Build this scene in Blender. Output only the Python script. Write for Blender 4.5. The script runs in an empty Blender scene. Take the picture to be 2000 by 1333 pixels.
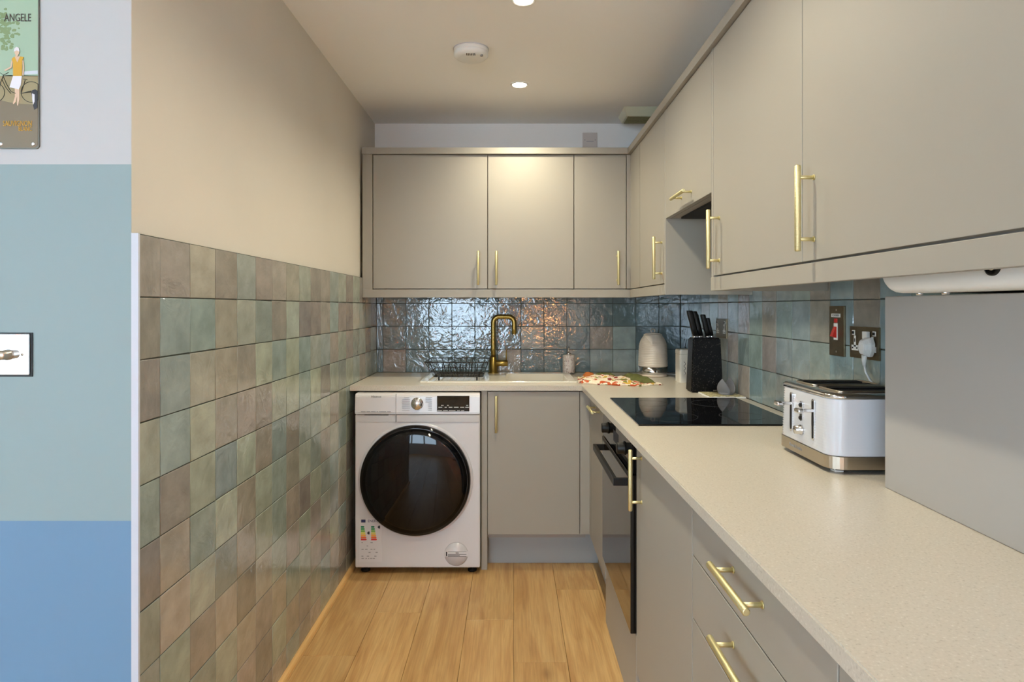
import bpy, bmesh, math, random
from mathutils import Vector, Matrix, noise
SC = bpy.context.scene
COL = SC.collection
R = random.Random(7)
PI = math.pi

# ------------------------------------------------------------------ camera, world, exposure
EYE = 1.281
cam = bpy.data.objects.new('camera', bpy.data.cameras.new('camera')); COL.objects.link(cam)
cam.location = (0, 0, EYE); cam.rotation_euler = (PI/2, 0, 0)
cam.data.sensor_width = 36; cam.data.lens = 22.5; cam.data.shift_y = -66.5/2000
cam.data.clip_start = 0.02
SC.camera = cam
wd = bpy.data.worlds.new('sky'); SC.world = wd; wd.use_nodes = True
wd.node_tree.nodes['Background'].inputs[0].default_value = (0.62, 0.81, 1.0, 1)
wd.node_tree.nodes['Background'].inputs[1].default_value = 9.5
SC.view_settings.view_transform = 'Standard'; SC.view_settings.look = 'None'
SC.view_settings.gamma = 1; SC.view_settings.exposure = 0.66
SC.view_settings.use_curve_mapping = False
SPOT_W = 29.0; SPOT_COL = (1.0, 0.92, 0.70); LENS_E = 22.0; LAMP_E = 24.0
# daylight of the living room window behind the camera: portal over the opening
WX0, WX1, WZ0, WZ1, WY = -2.15, -0.30, 0.55, 2.08, -3.2
pl = bpy.data.lights.new('window_portal', 'AREA'); pl.shape = 'RECTANGLE'; pl.size = WX1-WX0; pl.size_y = WZ1-WZ0
pl.cycles.is_portal = True
po = bpy.data.objects.new('window_portal', pl); COL.objects.link(po)
po.location = ((WX0+WX1)/2, WY-0.06, (WZ0+WZ1)/2); po.rotation_euler = (PI/2, 0, PI)

VY0_, VY1_, VZ0_, VZ1_, VXW = -2.9, -1.2, 0.6, 2.1, -4.0      # second window, in the far left wall of the living room
p2 = bpy.data.lights.new('window_portal', 'AREA'); p2.shape = 'RECTANGLE'; p2.size = VY1_-VY0_; p2.size_y = VZ1_-VZ0_
p2.cycles.is_portal = True
po2 = bpy.data.objects.new('window_portal', p2); COL.objects.link(po2)
po2.location = (VXW-0.06, (VY0_+VY1_)/2, (VZ0_+VZ1_)/2); po2.rotation_euler = (PI/2, 0, PI/2)
po2.rotation_euler = (PI/2, 0, -PI/2)

# ------------------------------------------------------------------ helpers
def srgb(r, g, b):
    f = lambda c: (c/255/12.92) if c/255 <= 0.04045 else ((c/255+0.055)/1.055)**2.4
    return (f(r), f(g), f(b), 1)
def mat(name, col, rough=0.5, metal=0.0, mott=None, bump=None, spec=0.5, coat=0.0, emit=None, stretch=None, objcol=False, rnd=False, trans=0.0):
    """procedural principled material; mott=(scale, amount), bump=(scale, strength, distance)"""
    m = bpy.data.materials.new(name); m.use_nodes = True
    nt = m.node_tree; N = nt.nodes; L = nt.links; b = N['Principled BSDF']
    b.inputs['Base Color'].default_value = col; b.inputs['Roughness'].default_value = rough
    b.inputs['Metallic'].default_value = metal; b.inputs['Specular IOR Level'].default_value = spec
    b.inputs['Coat Weight'].default_value = coat; b.inputs['Coat Roughness'].default_value = 0.05
    b.inputs['Transmission Weight'].default_value = trans
    if emit:
        b.inputs['Emission Color'].default_value = emit[0]; b.inputs['Emission Strength'].default_value = emit[1]
    tc = N.new('ShaderNodeTexCoord'); vec = tc.outputs['Object']
    if stretch:
        mp = N.new('ShaderNodeMapping'); mp.inputs['Scale'].default_value = stretch; L.new(vec, mp.inputs[0]); vec = mp.outputs[0]
    if rnd:
        oi = N.new('ShaderNodeObjectInfo'); ml = N.new('ShaderNodeMath'); ml.operation = 'MULTIPLY'; ml.inputs[1].default_value = 37.0
        L.new(oi.outputs['Random'], ml.inputs[0]); va = N.new('ShaderNodeVectorMath'); va.operation = 'ADD'
        L.new(vec, va.inputs[0]); L.new(ml.outputs[0], va.inputs[1]); vec = va.outputs[0]
    src = None
    if objcol:
        oi2 = N.new('ShaderNodeObjectInfo'); src = oi2.outputs['Color']; L.new(src, b.inputs['Base Color'])
    if mott:
        nz = N.new('ShaderNodeTexNoise'); nz.inputs['Scale'].default_value = mott[0]; nz.inputs['Detail'].default_value = 5
        L.new(vec, nz.inputs['Vector'])
        mr = N.new('ShaderNodeMapRange'); mr.inputs[1].default_value = 0.3; mr.inputs[2].default_value = 0.7
        mr.inputs[3].default_value = 1-mott[1]; mr.inputs[4].default_value = 1+mott[1]; L.new(nz.outputs[0], mr.inputs[0])
        vm = N.new('ShaderNodeVectorMath'); vm.operation = 'SCALE'
        if src: L.new(src, vm.inputs[0])
        else: vm.inputs[0].default_value = col[:3]
        L.new(mr.outputs[0], vm.inputs['Scale']); L.new(vm.outputs[0], b.inputs['Base Color'])
    if bump:
        nb = N.new('ShaderNodeTexNoise'); nb.inputs['Scale'].default_value = bump[0]; nb.inputs['Detail'].default_value = 3
        L.new(vec, nb.inputs['Vector'])
        bp = N.new('ShaderNodeBump'); bp.inputs['Strength'].default_value = bump[1]; bp.inputs['Distance'].default_value = bump[2]
        L.new(nb.outputs[0], bp.inputs['Height']); L.new(bp.outputs[0], b.inputs['Normal'])
    return m
def ramp(nt, fac, stops, interp='LINEAR'):
    r = nt.nodes.new('ShaderNodeValToRGB'); cr = r.color_ramp; cr.interpolation = interp
    while len(cr.elements) < len(stops): cr.elements.new(0.5)
    for e, (p, c) in zip(cr.elements, stops): e.position = p; e.color = c
    nt.links.new(fac, r.inputs[0]); return r

def box(bm, x0, x1, y0, y1, z0, z1, bev=0.0, mi=0, seg=2):
    n = bmesh.new()
    v = [n.verts.new((x, y, z)) for x in (x0, x1) for y in (y0, y1) for z in (z0, z1)]
    for f in ((0,1,3,2),(4,6,7,5),(0,4,5,1),(2,3,7,6),(0,2,6,4),(1,5,7,3)): n.faces.new([v[i] for i in f])
    if bev > 0: bmesh.ops.bevel(n, geom=list(n.edges), offset=bev, segments=seg, affect='EDGES', profile=0.5)
    bmesh.ops.recalc_face_normals(n, faces=n.faces)
    merge(bm, n, mi)
def merge(bm, n, mi=0, M=None):
    mp = {}
    for v in n.verts: mp[v] = bm.verts.new(M @ v.co if M else v.co)
    for f in n.faces:
        try:
            g = bm.faces.new([mp[v] for v in f.verts]); g.material_index = mi; g.smooth = f.smooth
        except ValueError: pass
    n.free()
def frame(axis):
    a = Vector(axis).normalized(); t = Vector((0,0,1)) if abs(a.z) < 0.9 else Vector((1,0,0))
    u = a.cross(t).normalized(); w = a.cross(u); return a, u, w
def lathe(bm, o, axis, prof, seg=32, mi=0, smooth=True, sx=1.0):
    """prof: (radius, distance along axis) pairs; closed with caps"""
    o = Vector(o); a, u, w = frame(axis); rings = []
    for r, h in prof:
        if r < 1e-6: rings.append([bm.verts.new(o+a*h)])
        else: rings.append([bm.verts.new(o+a*h+(u*math.cos(2*PI*i/seg)*sx+w*math.sin(2*PI*i/seg))*r) for i in range(seg)])
    fs = []
    for A, B in zip(rings, rings[1:]):
        for i in range(seg):
            j = (i+1) % seg
            q = [A[i % len(A)], A[j % len(A)], B[j % len(B)], B[i % len(B)]]
            q2 = []
            for v in q:
                if v not in q2: q2.append(v)
            if len(q2) > 2:
                try: fs.append(bm.faces.new(q2))
                except ValueError: pass
    for ring in (rings[0], rings[-1]):
        if len(ring) > 2:
            try: fs.append(bm.faces.new(ring))
            except ValueError: pass
    for f in fs: f.material_index = mi; f.smooth = smooth and len(f.verts) <= 4
    bmesh.ops.recalc_face_normals(bm, faces=fs)
def cyl(bm, p0, p1, r, seg=20, mi=0, bev=0.0, r1=None):
    p0 = Vector(p0); p1 = Vector(p1); L = (p1-p0).length; r1 = r if r1 is None else r1
    if bev > 0: pr = [(r-bev,0),(r,bev),(r1,L-bev),(r1-bev,L)]
    else: pr = [(r,0),(r1,L)]
    lathe(bm, p0, p1-p0, pr, seg, mi)
def tube(bm, pts, r, seg=10, mi=0, closed=False):
    pts = [Vector(p) for p in pts]; n = len(pts); rings = []; u = None
    for i, p in enumerate(pts):
        if closed: t = (pts[(i+1) % n]-pts[i-1]).normalized()
        else: t = (pts[min(i+1,n-1)]-pts[max(i-1,0)]).normalized()
        if u is None: _, u, _w = frame(t)
        u = (u-t*u.dot(t)).normalized(); w = t.cross(u)
        rings.append([bm.verts.new(p+(u*math.cos(2*PI*k/seg)+w*math.sin(2*PI*k/seg))*r) for k in range(seg)])
    pairs = list(zip(rings, rings[1:])) + ([(rings[-1], rings[0])] if closed else [])
    fs = []
    for A, B in pairs:
        for k in range(seg):
            fs.append(bm.faces.new([A[k], A[(k+1)%seg], B[(k+1)%seg], B[k]]))
    if not closed: fs.append(bm.faces.new(rings[0])); fs.append(bm.faces.new(rings[-1]))
    for f in fs: f.material_index = mi; f.smooth = len(f.verts) == 4
    bmesh.ops.recalc_face_normals(bm, faces=fs)
def prism(bm, pts, ext, mi=0):
    """pts: coplanar 3D outline, ext: extrusion vector"""
    e = Vector(ext); a = [bm.verts.new(Vector(p)) for p in pts]; b = [bm.verts.new(Vector(p)+e) for p in pts]; n = len(pts)
    fs = [bm.faces.new(a), bm.faces.new(b)]
    for i in range(n): fs.append(bm.faces.new([a[i], a[(i+1)%n], b[(i+1)%n], b[i]]))
    for f in fs: f.material_index = mi
    bmesh.ops.recalc_face_normals(bm, faces=fs)
def rrect(x0, x1, y0, y1, r, k=6):
    out = []
    for cx, cy, a0 in ((x1-r,y1-r,0),(x0+r,y1-r,PI/2),(x0+r,y0+r,PI),(x1-r,y0+r,1.5*PI)):
        for i in range(k+1):
            a = a0+PI/2*i/k; out.append((cx+r*math.cos(a), cy+r*math.sin(a)))
    return out
WORLD = {}
def tag(o, label=None, cat=None, group=None, kind=None):
    if label: o['label'] = label
    if cat: o['category'] = cat
    if group: o['group'] = group
    if kind: o['kind'] = kind
    return o
def thing(name, loc, label, cat, group=None, kind=None):
    o = bpy.data.objects.new(name, None); COL.objects.link(o); o.location = loc; o.empty_display_size = 0.05
    WORLD[o.name] = Vector(loc); return tag(o, label, cat, group, kind)
def obj(name, bm, mats, parent=None, label=None):
    """bmesh given in world coordinates -> one object (origin at the parent, or at its own base)"""
    if not isinstance(mats, (list, tuple)): mats = [mats]
    if parent is not None: org = WORLD[parent.name]
    else:
        xs = [v.co.x for v in bm.verts]; ys = [v.co.y for v in bm.verts]; zs = [v.co.z for v in bm.verts]
        org = Vector(((min(xs)+max(xs))/2, (min(ys)+max(ys))/2, min(zs)))
    me = bpy.data.meshes.new(name)
    bmesh.ops.translate(bm, verts=bm.verts, vec=-org); bm.to_mesh(me); bm.free()
    for m in mats: me.materials.append(m)
    o = bpy.data.objects.new(name, me); COL.objects.link(o)
    if parent is not None: o.parent = parent
    else: o.location = org
    WORLD[o.name] = org.copy()
    if label: o['label'] = label
    return o
def place(name, me, parent, loc, rot=None, scale=None):
    o = bpy.data.objects.new(name, me); COL.objects.link(o)
    o.parent = parent; l = Vector(loc)-(WORLD[parent.name] if parent else Vector())
    M = Matrix.Translation(l)
    if rot is not None: M = M @ rot.to_4x4()
    if scale: M = M @ Matrix.Diagonal((*scale, 1))
    o.matrix_basis = M; WORLD[o.name] = Vector(loc); return o
def bx(name, m, parent, *a, bev=0.0, label=None):
    b = bmesh.new(); box(b, *a, bev=bev); return obj(name, b, m, parent, label)
def text(name, s, size, m, parent, loc, rot, align='CENTER', squeeze=1.0, label=None):
    """flat lettering turned into a mesh; rot is a 3x3 matrix (columns: right, up, out)"""
    cu = bpy.data.curves.new(name, 'FONT'); cu.body = s; cu.size = size; cu.align_x = align; cu.align_y = 'CENTER'; cu.resolution_u = 2; cu.extrude = 0.0002
    t = bpy.data.objects.new(name, cu); COL.objects.link(t); bpy.context.view_layer.update()
    me = bpy.data.meshes.new_from_object(t.evaluated_get(bpy.context.evaluated_depsgraph_get()))
    bpy.data.objects.remove(t); me.materials.clear(); me.materials.append(m)
    o = place(name, me, parent, loc, rot, (squeeze, 1, 1))
    if label: o['label'] = label
    return o
def basis(r, u, n): return Matrix((r, u, n)).transposed()
FACE_CAM = basis(Vector((1,0,0)), Vector((0,0,1)), Vector((0,-1,0)))
FACE_RIGHT = basis(Vector((0,1,0)), Vector((0,0,1)), Vector((1,0,0)))      # on the left wall
FACE_LEFT = basis(Vector((0,-1,0)), Vector((0,0,1)), Vector((-1,0,0)))     # on the right run

# ------------------------------------------------------------------ materials
M = {}
M['plaster'] = mat('plaster_cream', srgb(215,208,197), 0.75, mott=(3,0.02), bump=(60,0.08,0.002))
M['ceil'] = mat('ceiling_paint', srgb(250,248,245), 0.8, bump=(50,0.06,0.002))
M['white_wall'] = mat('white_wall_paint', srgb(242,240,238), 0.7, bump=(60,0.06,0.002))
M['grout'] = mat('grout', srgb(60,66,60), 0.9)
M['white_trim'] = mat('white_trim', srgb(196,200,210), 0.4)
M['cab'] = mat('cashmere_satin', srgb(160,154,143), 0.42, mott=(2,0.01), bump=(350,0.03,0.0005))
M['carc'] = mat('carcass_grey', srgb(156,149,140), 0.5)
M['plinth'] = mat('plinth_grey', srgb(160,162,162), 0.45)
M['brass'] = mat('brushed_brass', srgb(224,214,166), 0.48, 1.0)
_n = M['brass'].node_tree; _w = _n.nodes.new('ShaderNodeTexWave'); _w.wave_type = 'BANDS'; _w.bands_direction = 'Y'; _w.inputs['Scale'].default_value = 130
_t = [n for n in _n.nodes if n.type == 'TEX_COORD'][0]; _n.links.new(_t.outputs['Object'], _w.inputs[0]); _b = _n.nodes.new('ShaderNodeBump'); _b.inputs['Strength'].default_value = 0.4; _b.inputs['Distance'].default_value = 0.0006
_n.links.new(_w.outputs['Fac'], _b.inputs['Height']); _n.links.new(_b.outputs[0], _n.nodes['Principled BSDF'].inputs['Normal'])
M['brass_dark'] = mat('aged_brass', srgb(164,140,78), 0.32, 1.0, bump=(300,0.05,0.0005))
M['black'] = mat('black_gloss', srgb(7,7,10), 0.04, spec=0.4)
M['black_matte'] = mat('black_matte', srgb(14,14,14), 0.42, spec=0.35)
M['dark'] = mat('dark_void', srgb(20,18,18), 0.9)
M['chrome'] = mat('chrome', srgb(215,215,218), 0.12, 1.0)
M['steel'] = mat('brushed_steel', srgb(190,180,165), 0.28, 1.0, stretch=(1,1,40), bump=(60,0.05,0.0005))
M['appl'] = mat('appliance_white', srgb(213,210,212), 0.25, coat=0.2)
M['appl2'] = mat('appliance_white_shade', srgb(202,200,202), 0.3)
M['plastic'] = mat('white_plastic', srgb(235,233,228), 0.35)
M['ceramic'] = mat('ceramic_white', srgb(238,232,218), 0.12, coat=0.4)
M['bronze'] = mat('antique_bronze', srgb(120,106,84), 0.35, 1.0, mott=(40,0.12))
M['red'] = mat('red_plastic', srgb(205,28,18), 0.3)
M['ink'] = mat('dark_print', srgb(40,40,46), 0.6)
M['ink_grey'] = mat('grey_print', srgb(150,148,150), 0.6)
M['ink_white'] = mat('pale_print', srgb(200,200,200), 0.6)
M['greyrubber'] = mat('grey_silicone', srgb(120,120,124), 0.5)
M['greypanel'] = mat('grey_panel', srgb(166,162,157), 0.45, mott=(2,0.01))
M['smoked'] = mat('oven_glass', srgb(14,12,12), 0.04, coat=0.3)
M['lens'] = mat('lamp_lens', (1,1,1,1), 0.5, emit=((1.0,0.93,0.78,1), LENS_E))
M['shade'] = mat('amber_shade', srgb(240,150,70), 0.8, emit=((1.0,0.46,0.16,1), LAMP_E))

def tile_mat(name, bump_s, dist, rough):
    m = mat(name, (0.5,0.5,0.5,1), rough, mott=(15,0.15), objcol=True, rnd=True, spec=1.0)
    nt = m.node_tree; N = nt.nodes; L = nt.links; b = N['Principled BSDF']
    va = [n for n in N if n.type == 'VECT_MATH' and n.operation == 'ADD'][0]
    n1 = N.new('ShaderNodeTexNoise'); n1.inputs['Scale'].default_value = 15; n1.inputs['Detail'].default_value = 3; n1.inputs['Distortion'].default_value = 1.2
    n2 = N.new('ShaderNodeTexNoise'); n2.inputs['Scale'].default_value = 75; n2.inputs['Detail'].default_value = 2
    L.new(va.outputs[0], n1.inputs[0]); L.new(va.outputs[0], n2.inputs[0])
    ad = N.new('ShaderNodeMath'); ad.operation = 'MULTIPLY_ADD'; ad.inputs[1].default_value = 0.2
    L.new(n2.outputs[0], ad.inputs[0]); L.new(n1.outputs[0], ad.inputs[2])
    bp = N.new('ShaderNodeBump'); bp.inputs['Strength'].default_value = bump_s; bp.inputs['Distance'].default_value = dist
    L.new(ad.outputs[0], bp.inputs['Height']); L.new(bp.outputs[0], b.inputs['Normal'])
    return m
M['tile'] = tile_mat('glazed_tile', 0.7, 0.0035, 0.02)

def worktop_mat():
    m = mat('speckled_worktop', srgb(214,204,186), 0.28, spec=0.5)
    nt = m.node_tree; N = nt.nodes; L = nt.links; b = N['Principled BSDF']; tc = [n for n in N if n.type == 'TEX_COORD'][0]
    n1 = N.new('ShaderNodeTexNoise'); n1.inputs['Scale'].default_value = 260; n1.inputs['Detail'].default_value = 2
    L.new(tc.outputs['Object'], n1.inputs[0])
    r = ramp(nt, n1.outputs[0], [(0.28, srgb(180,171,156)), (0.38, srgb(198,190,176)), (0.62, srgb(203,195,181)), (0.74, srgb(216,210,199))])
    L.new(r.outputs[0], b.inputs['Base Color']); return m
M['worktop'] = worktop_mat()
def oak_mat():
    m = mat('oak_laminate', srgb(200,158,100), 0.42)
    nt = m.node_tree; N = nt.nodes; L = nt.links; b = N['Principled BSDF']; tc = [n for n in N if n.type == 'TEX_COORD'][0]
    oi = N.new('ShaderNodeObjectInfo'); ml = N.new('ShaderNodeMath'); ml.operation = 'MULTIPLY'; ml.inputs[1].default_value = 53
    L.new(oi.outputs['Random'], ml.inputs[0]); va = N.new('ShaderNodeVectorMath'); L.new(tc.outputs['Object'], va.inputs[0]); L.new(ml.outputs[0], va.inputs[1])
    mp = N.new('ShaderNodeMapping'); mp.inputs['Scale'].default_value = (11, 1.3, 4); L.new(va.outputs[0], mp.inputs[0])
    n1 = N.new('ShaderNodeTexNoise'); n1.inputs['Scale'].default_value = 1.4; n1.inputs['Detail'].default_value = 6; n1.inputs['Distortion'].default_value = 0.9; L.new(mp.outputs[0], n1.inputs[0])
    mp2 = N.new('ShaderNodeMapping'); mp2.inputs['Scale'].default_value = (90, 3.0, 4); L.new(va.outputs[0], mp2.inputs[0])
    n2 = N.new('ShaderNodeTexNoise'); n2.inputs['Scale'].default_value = 2; n2.inputs['Detail'].default_value = 4; L.new(mp2.outputs[0], n2.inputs[0])
    mp3 = N.new('ShaderNodeMapping'); mp3.inputs['Scale'].default_value = (5.5, 2.4, 1); L.new(va.outputs[0], mp3.inputs[0])
    vo = N.new('ShaderNodeTexVoronoi'); vo.inputs['Scale'].default_value = 0.9; L.new(mp3.outputs[0], vo.inputs['Vector'])
    r = ramp(nt, n1.outputs[0], [(0.22, srgb(168,124,74)), (0.45, srgb(192,151,97)), (0.62, srgb(202,164,110)), (0.8, srgb(182,138,84))])
    rf = ramp(nt, n2.outputs[0], [(0.3, (0.80,0.78,0.74,1)), (0.6, (1,1,1,1))])
    rk = ramp(nt, vo.outputs['Distance'], [(0.02, (0.42,0.34,0.28,1)), (0.10, (0.86,0.82,0.78,1)), (0.2, (1,1,1,1))])
    a = N.new('ShaderNodeMix'); a.data_type = 'RGBA'; a.blend_type = 'MULTIPLY'; a.inputs[0].default_value = 1
    L.new(r.outputs[0], a.inputs[6]); L.new(rf.outputs[0], a.inputs[7])
    c = N.new('ShaderNodeMix'); c.data_type = 'RGBA'; c.blend_type = 'MULTIPLY'; c.inputs[0].default_value = 0.8
    L.new(a.outputs[2], c.inputs[6]); L.new(rk.outputs[0], c.inputs[7])
    d = N.new('ShaderNodeHueSaturation'); mr = N.new('ShaderNodeMapRange'); mr.inputs[3].default_value = 0.92; mr.inputs[4].default_value = 1.06
    L.new(oi.outputs['Random'], mr.inputs[0]); L.new(mr.outputs[0], d.inputs['Value']); L.new(c.outputs[2], d.inputs['Color']); L.new(d.outputs[0], b.inputs['Base Color'])
    bp = N.new('ShaderNodeBump'); bp.inputs['Strength'].default_value = 0.06; bp.inputs['Distance'].default_value = 0.001; L.new(n2.outputs[0], bp.inputs['Height']); L.new(bp.outputs[0], b.inputs['Normal'])
    return m
M['oak'] = oak_mat()
M['oak_trim'] = mat('oak_beading', srgb(212,170,110), 0.45, stretch=(1,0.05,1), mott=(60,0.08))
def band_mat():
    """painted bands of the wall facing the camera: white over sage over blue, by height"""
    m = mat('banded_wall_paint', srgb(200,210,215), 0.6, bump=(60,0.06,0.002))
    nt = m.node_tree; N = nt.nodes; L = nt.links; b = N['Principled BSDF']
    g = N.new('ShaderNodeNewGeometry'); s = N.new('ShaderNodeSeparateXYZ'); L.new(g.outputs['Position'], s.inputs[0])
    dv = N.new('ShaderNodeMath'); dv.operation = 'DIVIDE'; dv.inputs[1].default_value = 2.5; L.new(s.outputs[2], dv.inputs[0])
    r = ramp(nt, dv.outputs[0], [(0.0, srgb(104,140,172)), (0.826/2.5, srgb(141,161,163)), (1.581/2.5, srgb(186,188,189))], 'CONSTANT')
    L.new(r.outputs[0], b.inputs['Base Color']); return m
M['band'] = band_mat()

# ------------------------------------------------------------------ the setting
XL, XR, DB, HC = -0.788, 0.98, 3.73, 2.353      # tile faces left/right, back tile face, ceiling height
WFY = 1.349                                     # plane of the painted wall that faces the camera
TT = 0.009
def struct(name, m, *a, label=None):
    b = bmesh.new(); box(b, *a); o = obj(name, b, m, None); o['kind'] = 'structure'
    if label: o['label'] = label
    return o
wall_left = struct('wall_left', M['plaster'], XL-0.014-0.12, XL-0.014, WFY+0.0005, DB+0.2, -0.02, HC)
wall_back = struct('wall_back', M['white_wall'], XL-0.014, XR+0.011, DB+0.011, DB+0.12, -0.02, HC)
wall_right = struct('wall_right', M['white_wall'], XR+0.011, XR+0.12, -3.2, DB+0.12, -0.02, HC)
wall_front = struct('wall_front_left', M['band'], -4.0, XL-0.0145, WFY, WFY+0.119, -0.02, HC)
ceiling = struct('ceiling', M['ceil'], -4.1, XR+0.12, -3.3, DB+0.12, HC, HC+0.1)
floor = struct('floor', M['dark'], -4.1, XR+0.12, -3.3, DB+0.12, -0.06, -0.0125)
# far wall behind the camera around the window
b = bmesh.new()
for a in ((-4.0, WX0, WY-0.12, WY, 0, HC), (WX1, XR+0.011, WY-0.12, WY, 0, HC), (WX0, WX1, WY-0.12, WY, WZ1, HC), (WX0, WX1, WY-0.12, WY, 0, WZ0)): box(b, *a)
o = obj('wall_behind', b, M['white_wall']); o['kind'] = 'structure'
b = bmesh.new()
for a in ((-3.3, VY0_, 0, HC), (VY1_, WFY+0.12, 0, HC), (VY0_, VY1_, VZ1_, HC), (VY0_, VY1_, 0, VZ0_)): box(b, VXW-0.12, VXW, *a)
o = obj('wall_far_left', b, M['white_wall']); o['kind'] = 'structure'
win = thing('window_1', ((WX0+WX1)/2, WY-0.05, WZ0), 'white framed living room window behind the camera', None, kind='structure')
def pane_mat():
    m = bpy.data.materials.new('window_glass'); m.use_nodes = True; nt = m.node_tree; N = nt.nodes; N.clear()
    t = N.new('ShaderNodeBsdfTransparent'); g = N.new('ShaderNodeBsdfGlossy'); g.inputs['Roughness'].default_value = 0.0
    mx = N.new('ShaderNodeMixShader'); mx.inputs[0].default_value = 0.05; o = N.new('ShaderNodeOutputMaterial')
    nt.links.new(t.outputs[0], mx.inputs[1]); nt.links.new(g.outputs[0], mx.inputs[2]); nt.links.new(mx.outputs[0], o.inputs[0])
    return m
M['pane'] = pane_mat()
nb = 3
for i in range(nb+1):
    x = WX0+(WX1-WX0)*i/nb; bx('window_frame', M['plastic'], win, max(WX0, x-0.035), min(WX1, x+0.035), WY-0.09, WY-0.03, WZ0, WZ1)
for z in (WZ0+0.03, 1.62, WZ1-0.03): bx('window_frame', M['plastic'], win, WX0, WX1, WY-0.085, WY-0.035, z-0.03, z+0.03)
for i in range(nb):
    x = WX0+(WX1-WX0)*i/nb; bx('pane', M['pane'], win, x+0.035, x+(WX1-WX0)/nb-0.035, WY-0.062, WY-0.058, WZ0+0.06, WZ1-0.06)

win2 = thing('window_2', (VXW-0.05, (VY0_+VY1_)/2, VZ0_), 'white framed living room window in the far left wall', None, kind='structure')
for i in range(4):
    y = VY0_+(VY1_-VY0_)*i/3; bx('window_frame', M['plastic'], win2, VXW-0.09, VXW-0.03, max(VY0_, y-0.03), min(VY1_, y+0.03), VZ0_, VZ1_)
    if i < 3: bx('pane', M['pane'], win2, VXW-0.062, VXW-0.058, y+0.03, y+(VY1_-VY0_)/3-0.03, VZ0_+0.05, VZ1_-0.05)
for z in (VZ0_+0.025, VZ1_-0.025): bx('window_frame', M['plastic'], win2, VXW-0.085, VXW-0.035, VY0_, VY1_, z-0.025, z+0.025)

# floor planks
pw, plen = 0.1935, 1.29
def plank_mesh(w, l):
    b = bmesh.new(); box(b, -w/2+0.0005, w/2-0.0005, -l/2+0.0005, l/2-0.0005, -0.0115, 0, bev=0.0008, seg=1)
    me = bpy.data.meshes.new('plank'); b.to_mesh(me); b.free(); me.materials.append(M['oak']); return me
PM = plank_mesh(pw, plen)
offs = {}
ci = 0
for k in range(-21, 6):
    x0 = 0.0065+k*pw; x1 = x0+pw
    if x0 >= XR: break
    off = {-1: 2.62, 0: 2.307, 1: 2.9, -2: 2.05, -3: 2.68, -4: 2.35}.get(k, 1.0+((k*0.47) % 1.29))
    ylim = DB+0.01 if x1 > XL-0.02 else WFY-0.002
    y = off
    while y > -3.19: y -= plen
    while y < ylim:
        a, c = max(y, -3.195), min(y+plen, ylim); xa, xb = max(x0, -3.995), min(x1, XR+0.01)
        if xa < XL-0.013 and c > WFY: xa = max(xa, XL-0.013) if a >= WFY else xa
        if xa < XL-0.013 < xb and c > WFY > a:
            pass
        if c-a > 0.02 and xb-xa > 0.01:
            place('plank', PM, floor, ((xa+xb)/2, (a+c)/2, 0), None, ((xb-xa)/pw, (c-a)/plen, 1))
        y += plen

# ------------------------------------------------------------------ wall tiles
P = 0.134; TS = 0.1315
def tile_mesh(seed):
    rr = random.Random(seed); b = bmesh.new(); g = []; ts = [0, 0.009, 0.5, 0.991, 1]; n = 4
    for j in range(n+1):
        row = []
        for i in range(n+1):
            x = -TS/2+TS*ts[i]; y = -TS/2+TS*ts[j]; edge = i in (0, n) or j in (0, n)
            if edge:
                x += rr.uniform(-0.0005, 0.0005) if 0 < i < n else 0; y += rr.uniform(-0.0005, 0.0005) if 0 < j < n else 0
            z = TT-(0.0012 if edge else 0)+rr.uniform(-0.00025, 0.00025)
            row.append(b.verts.new((x, y, z)))
        g.append(row)
    for j in range(n):
        for i in range(n):
            f = b.faces.new([g[j][i], g[j][i+1], g[j+1][i+1], g[j+1][i]]); f.smooth = True
    ring = [g[0][i] for i in range(n)]+[g[j][n] for j in range(n)]+[g[n][i] for i in range(n, 0, -1)]+[g[j][0] for j in range(n, 0, -1)]
    low = [b.verts.new((v.co.x, v.co.y, 0)) for v in ring]
    for i in range(len(ring)):
        j = (i+1) % len(ring); b.faces.new([ring[j], ring[i], low[i], low[j]])
    inner = {g[1][i] for i in (1, 2, 3)} | {g[3][i] for i in (1, 2, 3)} | {g[2][1], g[2][3]}
    for e in b.edges:
        if e.verts[0] in inner and e.verts[1] in inner: e.smooth = False
    me = bpy.data.meshes.new('tile'); b.to_mesh(me); b.free(); me.materials.append(M['tile']); return me
TILES = [tile_mesh(i) for i in range(10)]
PAL = {'T': (145,140,133), 't': (163,157,147), 'S': (146,156,150), 's': (159,165,153), 'B': (143,156,155), 'b': (134,156,161), 'D': (102,120,124)}  # D is the blue tile with shade from the wall cupboards painted in
def tcol(k):
    c = PAL[k]; j = R.uniform(0.95, 1.05)
    return srgb(*[min(255, v*j*R.uniform(0.985, 1.015)) for v in c])
def put_tile(parent, origin, rot, u0, u1, v0, v1, key):
    """tile between u0..u1 and v0..v1 of the wall's own axes; origin/rot give the wall plane (tile back)"""
    g = P-TS; w = u1-u0-g; h = v1-v0-g
    if w < 0.006 or h < 0.006: return
    l = Vector(origin)+rot @ Vector(((u0+u1)/2+R.uniform(-0.0003, 0.0003), (v0+v1)/2+R.uniform(-0.0003, 0.0003), R.uniform(-0.0005, 0.0004)))
    o = place('tile', R.choice(TILES), parent, l, rot @ Matrix.Rotation(R.uniform(-0.004, 0.004), 3, 'X') @ Matrix.Rotation(R.uniform(-0.004, 0.004), 3, 'Y') @ Matrix.Rotation(R.uniform(-0.004, 0.004), 3, 'Z'), (w/TS, h/TS, 1))
    o.color = tcol(key)
ROWS = [1.436-P*k for k in range(12)]
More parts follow.
